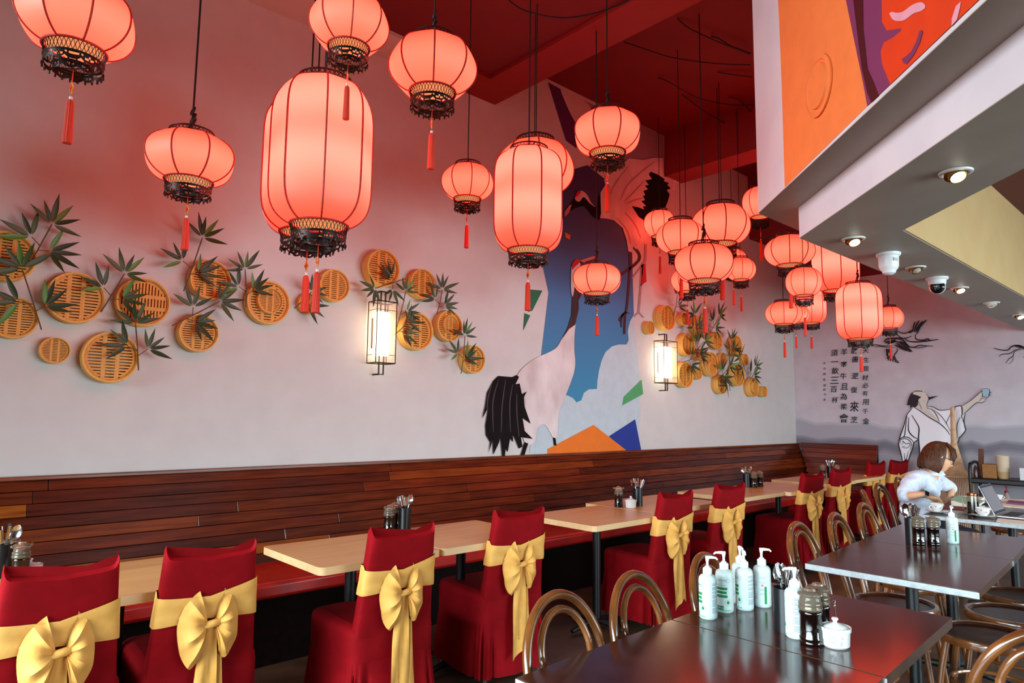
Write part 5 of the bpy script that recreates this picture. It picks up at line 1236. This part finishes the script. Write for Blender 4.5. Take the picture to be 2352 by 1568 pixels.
lidp(MB(), -lw+.004, lw-.004, .004, .211, -.0015, .0).build('bezel', m_key, lp, smooth=0); lidp(MB(), -lw+.012, lw-.012, .022, .196, -.0025, -.0012).build('screen', m_scr, lp, smooth=0)
m_rose = flat('rose_print', 206, 96, 128)
def cup(px, py, label, z=.75, s=1.0, saucer=True, rot=0):
    p = at(px, py, z=z)
    if saucer:
        q = MB().lathe([(0, .003), (0, 0), (.035, 0), (.045, .004), (.075, .014), (.076, .016), (.045, .008), (.03, .006), (0, .006)], 32, cap=False).build('saucer', m_ch)
        q.location = p; prop(q, 'white china saucer under the '+label, 'saucer')
    t = thing('teacup', label, 'cup', p+Vector((0, 0, .0065 if saucer else 0)), rot); t.scale = (s, s, s)
    MB().lathe([(0, .002), (0, 0), (.020, 0), (.022, .006), (.034, .020), (.043, .045), (.046, .056), (.0445, .056), (.041, .045), (.032, .022), (.018, .008), (0, .008)], 32, cap=False).build('bowl', m_ch, t)
    MB().tube([(.040+.022*math.sin(PI*k/8), 0, .048-.034*k/8) for k in range(9)], .0032, 8).build('handle', m_ch, t)
    rz = MB()
    for k in range(9):
        a = k*.7; zz = .030+.012*(k % 2); r = .0375+.004*(k % 2)
        rz.ngon([cyl(r*1.06+.0008, a+.11*math.cos(b), zz+.005*math.sin(b)) for b in [2*PI*j/7 for j in range(7)]])
    rz.build('rose_print', m_rose, t, smooth=0)
cup(2152, 1177, 'rose-patterned teacup in front of the woman', rot=2.6, s=1.05); cup(2259, 1187, 'rose-patterned teacup beside the laptop', rot=1.0, s=1.05)
cup(2293, 1148, 'small white cup behind the laptop screen', saucer=False, rot=-.9, s=.8)
p = at(2236, 1182, z=.75); gm = thing('tea_glass', 'tall glass mug of amber tea with a metal lid, left of the laptop', 'glass', p, 2.3)
gm['label'] = 'tall handled glass mug of amber tea with a metal lid'
MB().lathe([(0, .001), (.036, .001), (.040, .006), (.036, .120), (.033, .140), (.031, .140), (.034, .118), (.037, .008), (0, .006)], 32, cap=False).build('glass', m_glass, gm)
MB().lathe([(0, .008), (.0355, .009), (.0335, .095), (0, .095)], 28, cap=False).build('tea', mat('amber_tea', rgb(170, 104, 20), .1, col2=rgb(120, 66, 12), nscale=14), gm)
MB().lathe([(.036, .136), (.037, .142), (.037, .152), (.030, .157), (0, .158)], 28).build('lid', mat('copper_lid', rgb(176, 120, 84), .25, metal=1), gm)
MB().tube([(.036, 0, .118), (.066, 0, .114), (.068, 0, .045), (.060, 0, .032), (.038, 0, .034)], .0042, 8).build('handle', m_glass, gm)
def sheet(px4, z, m, name, label, cat, th=.0015):
    q = [at(a, b, z=z) for a, b in px4]; mb = MB(); mb.add(q+[v+Vector((0, 0, th)) for v in q], [(3, 2, 1, 0), (4, 5, 6, 7), (0, 1, 5, 4), (1, 2, 6, 5), (2, 3, 7, 6), (3, 0, 4, 7)])
    return prop(mb.build(name, m, smooth=0), label, cat)
m_paper = flat('paper', 226, 214, 198, (218, 204, 186)); m_fold = flat('folder_green', 150, 178, 146); m_note = flat('notebook_red', 116, 54, 44)
sheet([(2160, 1166), (2222, 1172), (2228, 1163), (2172, 1158)], .7505, m_note, 'notebook', 'dark red notebook cover between the teacup and the glass mug', 'book', .008)
sheet([(2182, 1147), (2240, 1163), (2262, 1150), (2200, 1138)], .80, m_fold, 'folder', 'pale green folder lying open beyond the glass mug', 'folder', .003)
sheet([(2185, 1163), (2240, 1168), (2262, 1154), (2200, 1150)], .7505, m_paper, 'paper_stack', 'stack of papers below the green folder', 'papers', .046)
sheet([(2288, 1198), (2400, 1212), (2420, 1202), (2292, 1191)], .7505, m_paper, 'paper', 'loose sheets of paper along the laptop front edge', 'papers', .003)
sheet([(2303, 1163), (2400, 1172), (2400, 1150), (2298, 1146)], .7505, m_paper, 'paper', 'pile of beige papers behind the laptop', 'papers', .006)
sheet([(2312, 1156), (2352, 1160), (2356, 1155), (2318, 1151)], .758, flat('wallet_plum', 110, 62, 92), 'wallet', 'plum coloured wallet on the papers', 'wallet', .012)
# ---------------------------------------------------------------- trolley and things along the end wall
m_tr = flat('trolley_black', 14, 14, 16, rough=.4); TXd = 9.45
tl = thing('serving_trolley', 'black serving trolley against the end wall', 'trolley', (TXd, 0, 0))
def ex(px, py, x=TXd): return at(px, py, x=x)
yl, yr = ex(2240, 1100).y, ex(2440, 1100).y; zs = ex(2300, 1098).z
MB().bb(-.22, .22, yr, yl, zs-.06, zs-.0).build('top_tray', m_tr, tl, bevel=.012)
MB().bb(-.22, .22, yr, yl, .42, .46).build('lower_tray', m_tr, tl, bevel=.012)
for y in (yl, yr):
    f = MB(); f.tube(smoothpath([(-.20, y, .06), (-.20, y, zs+.06), (-.12, y, zs+.16), (.12, y, zs+.16), (.20, y, zs+.06), (.20, y, .06)], 4), .018, 10); f.build('frame_hoop', m_tr, tl)
for y in (yl-.03, yr+.03):
    for x in (-.2, .2): MB().lathe([(0, -.03), (.03, -.028), (.03, .028), (0, .03)], 16, (x, y, .032), mtx=Matrix.Rotation(PI/2, 4, 'X')).build('castor', m_tr, tl)
def bx(px0, px1, py0, py1, x, dx, m, name, label, cat):
    a = ex(px0, py1, x); b = ex(px1, py0, x); mb = MB(); mb.bb(x, x+dx, b.y, a.y, zs+.001, b.z)
    return prop(mb.build(name, m, bevel=.003), label, cat)
bx(2257, 2287, 1067, 1093, TXd-.12, .18, flat('card_brown', 150, 104, 54, (138, 94, 46)), 'cardboard_box', 'plain brown box on the trolley next to the bowls', 'box')
a = ex(2305, 1093, TXd-.05); b = ex(2305, 1046, TXd-.05); R0 = (ex(2289, 1050, TXd-.05)-ex(2322, 1050, TXd-.05)).length/2
nb_ = 12
for k in range(nb_):
    z0 = zs+.001+(b.z-zs)*k/(nb_+1); hh = (b.z-zs)*1.9/(nb_+1); s = R0*(.86+.012*k)
    o = MB().lathe([(0, .001), (s*.74, 0), (s*.80, hh*.2), (s, hh*.92), (s*1.04, hh), (s*.98, hh), (s*.76, hh*.25), (0, .003)], 24, (0, 0, 0), cap=False).build('paper_bowl', flat('bowl_kraft', 196, 160, 116) if k < 3 else flat('bowl_cream', 214, 192, 164))
    o.location = (TXd-.05, a.y, z0); prop(o, ('cream' if k >= 3 else 'brown')+' paper takeaway bowl, '+('lowest', 'second', 'third', 'fourth', 'fifth', 'sixth', 'seventh', 'eighth', 'ninth', 'tenth', 'eleventh', 'top')[k]+(' of' if k in (0, 11) else ' from the bottom of')+' the stack on the trolley', 'bowl', 'takeaway bowls stacked on the trolley')
bx(2342, 2375, 1076, 1092, TXd-.16, .2, flat('carton_white', 206, 208, 210), 'carton', 'white carton with a dark label at the picture edge', 'box')
o = prop(MB().lathe([(0, 0), (.022, 0), (.022, .10), (.010, .125), (.010, .14), (0, .14)], 16).build('small_bottle', flat('bottle_dark', 60, 22, 26, rough=.2)), 'small dark bottle at the end of the trolley', 'bottle'); o.location = (TXd-.1, ex(2247, 1090).y, zs+.001)
o = prop(MB().box((0, 0, .16), (.03, .05, .32), Matrix.Rotation(.06, 3, 'X')).build('wooden_paddle', flat('paddle_wood', 96, 56, 34), bevel=.006), 'dark wooden paddle standing up behind the brown box', 'paddle'); o.location = (TXd+.02, ex(2254, 1090).y, zs+.006)
o = thing('sauce_bottle', 'pale bottle with a red pump under the trolley tray', 'bottle', (TXd-.1, ex(2317, 1130).y, .461))
MB().lathe([(0, 0), (.035, 0), (.038, .12), (.018, .15), (.018, .16), (0, .16)], 18).build('body', flat('bottle_pale', 150, 130, 128, rough=.3), o); MB().lathe([(.020, .16), (.020, .18), (.006, .185), (.006, .22), (.016, .225), (.016, .235), (0, .236)], 14).build('pump', flat('pump_red', 150, 20, 30, rough=.3), o)
# tall split-bamboo bundle leaning on the end wall
wk = thing('bamboo_whisk_bundle', 'tall flared bundle of split bamboo strands standing behind the woman', 'ornament', (0, 0, 0)); m_st = flat('split_bamboo', 206, 168, 130, (186, 148, 110), rough=.6)
xk = 9.72; top = at(2187, 935, x=xk); rg = at(2193, 1093, x=xk); bt = at(2193, 1175, x=xk)
wk.location = (xk, rg.y, 0); S = MB(); n = 64
for k in range(n):
    a = 2*PI*k/n
    def q(r, z, dy=0): return (r*math.cos(a)*.8, r*math.sin(a)+dy, z)
    dy = top.y-rg.y
    S.tube([q(.016, top.z, dy), q(.028, top.z-.45, dy*.7), q(.10, top.z-.75, dy*.3), q(.185, rg.z), q(.20, bt.z), q(.215, .02)], .0055, 4)
S = S.build('strands', m_st, wk); S['kind'] = 'stuff'
MB().tube([(.155*math.cos(2*PI*k/32), .192*math.sin(2*PI*k/32), rg.z) for k in range(32)], .010, 6, True).build('hoop', m_st, wk)
MB().tube([(.036*math.cos(2*PI*k/20), .036*math.sin(2*PI*k/20)+(top.y-rg.y)*.7, top.z-.45) for k in range(20)], .007, 6, True).build('binding', m_st, wk)
# ---------------------------------------------------------------- the seated woman in white
def skin_mesh(name, joints, edges, root, sub=2):
    """a continuous tapering body grown around a joint skeleton"""
    me = bpy.data.meshes.new(name); ks = list(joints); me.from_pydata([tuple(joints[k][0]) for k in ks], [(ks.index(a), ks.index(b)) for a, b in edges], [])
    o = bpy.data.objects.new(name, me); COL.objects.link(o)
    o.modifiers.new('skin', 'SKIN'); s = o.modifiers.new('sub', 'SUBSURF'); s.levels = sub; s.render_levels = sub
    if not me.skin_vertices:
        bpy.context.view_layer.objects.active = o; bpy.ops.mesh.customdata_skin_add()
    for i, k in enumerate(ks):
        r = joints[k][1]; me.skin_vertices[0].data[i].radius = r if isinstance(r, tuple) else (r, r)
        me.skin_vertices[0].data[i].use_root = (k == root)
    dg = bpy.context.evaluated_depsgraph_get(); m2 = bpy.data.meshes.new_from_object(o.evaluated_get(dg)); bpy.data.objects.remove(o)
    V = [v.co.copy() for v in m2.vertices]; F = [tuple(p.vertices) for p in m2.polygons]; bpy.data.meshes.remove(m2)
    return V, F
FD = Vector((.66, -.75, 0)).normalized(); SR_ = Vector((-.75, -.66, 0)).normalized()     # facing, her right
hip = at(2112, 1222, t=5.62); 
J = {'hip': hip, 'waist': at(2112, 1186, t=5.60), 'chest': at(2116, 1130, t=5.58), 'upper': at(2122, 1098, t=5.57), 'neck': at(2141, 1084, t=5.56), 'skull': at(2152, 1062, t=5.56)}
J['rs'] = at(2098, 1104, t=5.42); J['re'] = at(2074, 1140, t=5.36); J['rw'] = at(2122, 1134, t=5.24); J['rh'] = at(2146, 1146, t=5.26)
J['ls'] = at(2150, 1104, t=5.72); J['le'] = at(2186, 1124, t=5.78); J['lw'] = at(2180, 1146, t=5.66); J['lh'] = at(2166, 1160, t=5.56)
for s, k in ((1, 'r'), (-1, 'l')):
    J[k+'t'] = hip+SR_*.09*s+Vector((0, 0, -.005)); J[k+'k'] = hip+FD*.42+SR_*.10*s+Vector((0, 0, .0)); J[k+'a'] = Vector((J[k+'k'].x, J[k+'k'].y, .07))-FD*.06; J[k+'f'] = J[k+'a']+FD*.16+Vector((0, 0, -.04))
E_ = [('hip', 'waist'), ('waist', 'chest'), ('chest', 'upper'), ('upper', 'neck'), ('neck', 'skull'), ('upper', 'rs'), ('rs', 're'), ('re', 'rw'), ('rw', 'rh'), ('upper', 'ls'), ('ls', 'le'), ('le', 'lw'), ('lw', 'lh'), ('hip', 'rt'), ('rt', 'rk'), ('rk', 'ra'), ('ra', 'rf'), ('hip', 'lt'), ('lt', 'lk'), ('lk', 'la'), ('la', 'lf')]
RB = dict(hip=.13, waist=.105, chest=.115, upper=.075, neck=.048, skull=.052, rs=.050, re=.036, rw=.024, rh=.020, ls=.050, le=.036, lw=.024, lh=.020, rt=.08, rk=.055, ra=.034, rf=.032, lt=.08, lk=.055, la=.034, lf=.032)
Vb, Fb = skin_mesh('body', {k: (J[k], RB[k]) for k in J}, E_, 'hip')
m_skin = mat('skin', rgb(214, 160, 124), .5, col2=rgb(204, 148, 112), nscale=5)
body_ = MB(); body_.add(Vb, Fb)
# hands with five separate bent fingers
def hand(mb, wrist, palm_end, curl, side):
    d = (palm_end-wrist).normalized(); n = d.cross(curl).normalized()*side
    c = palm_end
    mb.tube([wrist, wrist+(c-wrist)*.4, c, c+d*.028], [.022, .028, .034, .022], 12, flat=.5, up=curl)
    for i, (L, o) in enumerate(((.060, -.026), (.068, -.009), (.064, .009), (.050, .025))):
        b0 = c+d*.020+n*o; b1 = b0+(d*.85+curl*.5).normalized()*L*.5; b2 = b1+(d*.35+curl*.9).normalized()*L*.5
        mb.tube([b0-d*.01, b0, (b0+b1)/2, b1, (b1+b2)/2, b2], [.009, .0095, .009, .0085, .008, .006], 8)
    t0 = wrist+(c-wrist)*.45-n*.026; mb.tube([t0, t0-n*.018+d*.020, t0-n*.022+d*.048+curl*.012], [.012, .0105, .007], 8)
hand(body_, J['rw']+(J['rh']-J['rw'])*.4, J['rh'], (Vector((0, 0, -1))*.6+FD*.2).normalized(), 1)
hand(body_, J['lw']+(J['lh']-J['lw'])*.4, J['lh'], (-FD*.7+Vector((0, 0, -.4))).normalized(), -1)
# head
hc = at(2153, 1053, t=5.55); hf = (FD*.9+Vector((0, 0, -.36))).normalized(); hx = hf.cross(Vector((0, 0, 1))).normalized(); hz = hx.cross(hf).normalized()
HS = 1.13
HM = lambda p: hc+(hx*p[0]+hf*p[1]+hz*p[2])*HS
def gs(x, c, w): return math.exp(-((x-c)/w)**2)
rows = []; NU, NV = 48, 36
for j in range(NV+1):
    ph = -PI/2+PI*j/NV; row = []
    for i in range(NU):
        th = 2*PI*i/NU; x = math.cos(ph)*math.sin(th); y = math.cos(ph)*math.cos(th); z = math.sin(ph)
        X, Y, Z = x*.073, y*.092, z*.115
        if z < 0: X *= 1-.30*(-z)**1.4; Y *= 1-.10*(-z)
        if y > 0:
            fx = gs(X, 0, .011)
            Y += .020*fx*gs(Z, -.014, .016)+.010*fx*gs(Z, .006, .018)        # nose
            Y += .007*gs(X, 0, .024)*gs(Z, -.048, .009)+.007*gs(X, 0, .022)*gs(Z, -.061, .008)   # lips
            Y += .010*gs(X, 0, .024)*gs(Z, -.088, .016)                       # chin
            Y -= .008*(gs(X, .030, .016)+gs(X, -.030, .016))*gs(Z, .014, .012)   # eye sockets
            Y += .004*gs(Z, .034, .010)
            Y += .006*(gs(X, .042, .018)+gs(X, -.042, .018))*gs(Z, -.018, .02)   # cheeks
        row.append(HM((X, Y, Z)))
    rows.append(row)
body_.grid(rows, closed=True)
for s in (-1, 1):       # ears
    body_.tube([HM((s*.070, -.002, .018)), HM((s*.078, -.010, .026)), HM((s*.080, -.014, .008)), HM((s*.074, -.004, -.016)), HM((s*.070, 0, -.01))], [.005, .007, .008, .007, .004], 8)
per = thing('person', 'seated woman in a white jacket and black glasses, hands at her waist', 'person', (0, 0, 0))
body_.build('body', m_skin, per, smooth=80)
ft = MB(); ft2 = MB()
for s in (-1, 1):
    ft.lathe([(0, -.0095), (.007, -.006), (.0095, 0), (.007, .006), (0, .0095)], 12, HM((s*.030, .077, .014)))
    ft2.lathe([(0, -.0042), (.0042, 0), (0, .0042)], 10, HM((s*.030, .0845, .014)))
ft.build('eyeball', flat('eye_white', 230, 224, 218, rough=.2), per); ft2.build('iris', flat('iris_dark', 30, 18, 14, rough=.2), per)
lips = MB(); lips.tube([HM((-.019, .088, -.054)), HM((-.008, .0985, -.051)), HM((0, .1005, -.052)), HM((.008, .0985, -.051)), HM((.019, .088, -.054))], [.001, .004, .0045, .004, .001], 8); lips.build('lips', flat('lips', 176, 84, 76), per)
m_hair = mat('brown_hair', rgb(84, 44, 20), .5, col2=rgb(40, 19, 10), scale=(40, 40, 3), nscale=3, spec=.25)
hr = MB()
def hair_shell(th0, th1, zlow, off, n=40):
    rows = []
    for j in range(19):
        u = j/18; row = []
        for i in range(n+1):
            th = th0+(th1-th0)*i/n; ph = PI/2-u*PI*.5
            if u <= .55:
                ph = PI/2*(1-u/.55); cx, cz = math.cos(ph), math.sin(ph); R = 1.0; Z = cz*.128; k = cx
            else:
                k = 1.0+.08*math.sin((u-.55)/.45*PI); Z = -(u-.55)/.45*zlow
                k -= .12*((u-.55)/.45)**2
            wob = 1+.015*math.sin(th*17+j)+.012*math.sin(th*29)
            row.append(HM((math.sin(th)*(.086+off)*k*wob, math.cos(th)*(.106+off)*k*wob-.008, Z)))
        rows.append(row)
    return rows
hr.grid(hair_shell(math.radians(80), math.radians(280), .105, 0))
hr.grid(hair_shell(math.radians(86), math.radians(274), .098, -.008))
# fringe swept over the forehead
for k in range(15):
    a = math.radians(-62+124*k/14)
    hr.tube([HM((math.sin(a)*.02, math.cos(a)*.02, .128)), HM((math.sin(a)*.062, math.cos(a)*.080, .098)), HM((math.sin(a)*.082, math.cos(a)*.106-.002, .055+.01*math.sin(k))), HM((math.sin(a)*.087+.004, math.cos(a)*.108-.004, .036-.020*abs(a)))], [.010, .014, .012, .004], 6)
hr.build('hair', m_hair, per, smooth=70)
gl = MB()
for s in (-1, 1):
    c = (s*.031, .094, .012); gl.tube([HM((c[0]+.023*math.copysign(abs(math.cos(b))**.6, math.cos(b)), c[1]-abs(math.cos(b)*(c[0]+.023*math.cos(b)))*.15, c[2]+.016*math.copysign(abs(math.sin(b))**.6, math.sin(b)))) for b in [2*PI*j/20 for j in range(20)]], .0028, 6, True)
    gl.tube([HM((s*.055, .088, .018)), HM((s*.074, .05, .020)), HM((s*.078, -.005, .020))], .0032, 6)
gl.tube([HM((-.008, .099, .015)), HM((.008, .099, .015))], .0026, 6)
gl.build('glasses', flat('glasses_black', 14, 12, 14, rough=.2), per)
er = MB(); er.tube([HM((.076+.0, -.004+.011*math.cos(b), -.034+.011*math.sin(b))) for b in [2*PI*j/16 for j in range(16)]], .0022, 6, True); er.build('earring', m_brs, per)
# jacket, trousers and shoes follow the body
def mix(a, b, t): return J[a]+(J[b]-J[a])*t
JJ = {'hip': (J['hip']+Vector((0, 0, .01)), .168), 'waist': (J['waist'], .162), 'chest': (J['chest'], .155), 'upper': (J['upper'], .112), 'rs': (J['rs'], .078), 're': (J['re'], .068), 'rc': (mix('re', 'rw', .34), .058), 'ls': (J['ls'], .074), 'le': (J['le'], .062), 'lc': (mix('le', 'lw', .3), .05)}
Vj, Fj = skin_mesh('jacket', JJ, [('hip', 'waist'), ('waist', 'chest'), ('chest', 'upper'), ('upper', 'rs'), ('rs', 're'), ('re', 'rc'), ('upper', 'ls'), ('ls', 'le'), ('le', 'lc')], 'hip', 3)
jk = MB(); 
for v in Vj:
    k = .006*math.sin(v.z*62+v.x*31)+.004*math.sin(v.x*90+v.y*50); v += Vector((v.x-J['chest'].x, v.y-J['chest'].y, 0)).normalized()*k
jk.add(Vj, Fj)
m_jk = mat('white_jacket', rgb(204, 208, 220), .8, col2=rgb(184, 188, 204), nscale=9, bump=.3, bscale=30)
jk.build('jacket', m_jk, per, smooth=80)
cl = MB()   # collar and lapels
nk = J['neck']
cl.grid([[nk+Vector((math.cos(a)*r*1.0, math.sin(a)*r, z)) for a in [2*PI*i/30 for i in range(31)]] for r, z in ((.056, .030), (.074, .022), (.094, -.020))])
cl.build('collar', m_jk, per, smooth=70)
JT = {'hip': (J['hip']+Vector((0, 0, -.01)), .150)}
for k in 'rl': JT[k+'t'] = (J[k+'t'], .100); JT[k+'k'] = (J[k+'k'], .072); JT[k+'a'] = (J[k+'a']+Vector((0, 0, .05)), .055)
Vt, Ft = skin_mesh('trousers', JT, [('hip', 'rt'), ('rt', 'rk'), ('rk', 'ra'), ('hip', 'lt'), ('lt', 'lk'), ('lk', 'la')], 'hip')
tr = MB(); tr.add(Vt, Ft); tr.build('trousers', flat('trousers_dark', 30, 30, 36), per, smooth=80)
for k in 'rl':
    s_ = MB(); s_.tube([J[k+'a']-FD*.05+Vector((0, 0, -.03)), J[k+'a']+Vector((0, 0, -.025)), J[k+'f']], [.035, .042, .030], 12, flat=.8); s_.build('shoe', flat('shoe_black', 20, 18, 18, rough=.3), per)
wp = mix('rw', 'rh', -.05); dd = (J['rh']-J['rw']).normalized()
q_ = Vector((0, 0, 1)).rotation_difference(dd).to_matrix().to_4x4(); q_.translation = wp
MB().lathe([(.029, -.010), (.031, -.010), (.031, .010), (.029, .010), (.029, -.010)], 20, mtx=q_, cap=False).build('watch_strap', flat('strap_grey', 120, 118, 100), per)
wt = (O-wp).normalized(); wt = (wt-dd*wt.dot(dd)).normalized()+Vector((0, 0, .5)); wt = (wt-dd*wt.dot(dd)).normalized()
Rw = Matrix((dd, dd.cross(wt), wt)).transposed()
MB().box(wp+wt*.033, (.034, .032, .010), Rw).build('watch', flat('watch_black', 10, 8, 10, rough=.1), per, bevel=.003)
# her chair: another bentwood behind the far table is enough to carry her
o = dup_tree(bc0); o['label'] = 'bentwood chair with only its curved back showing at the picture edge, past the laptop'
q2 = at(2378, 1106, z=.885); o.location = (q2.x, q2.y+.15, 0); o.rotation_euler = (0, 0, .3)
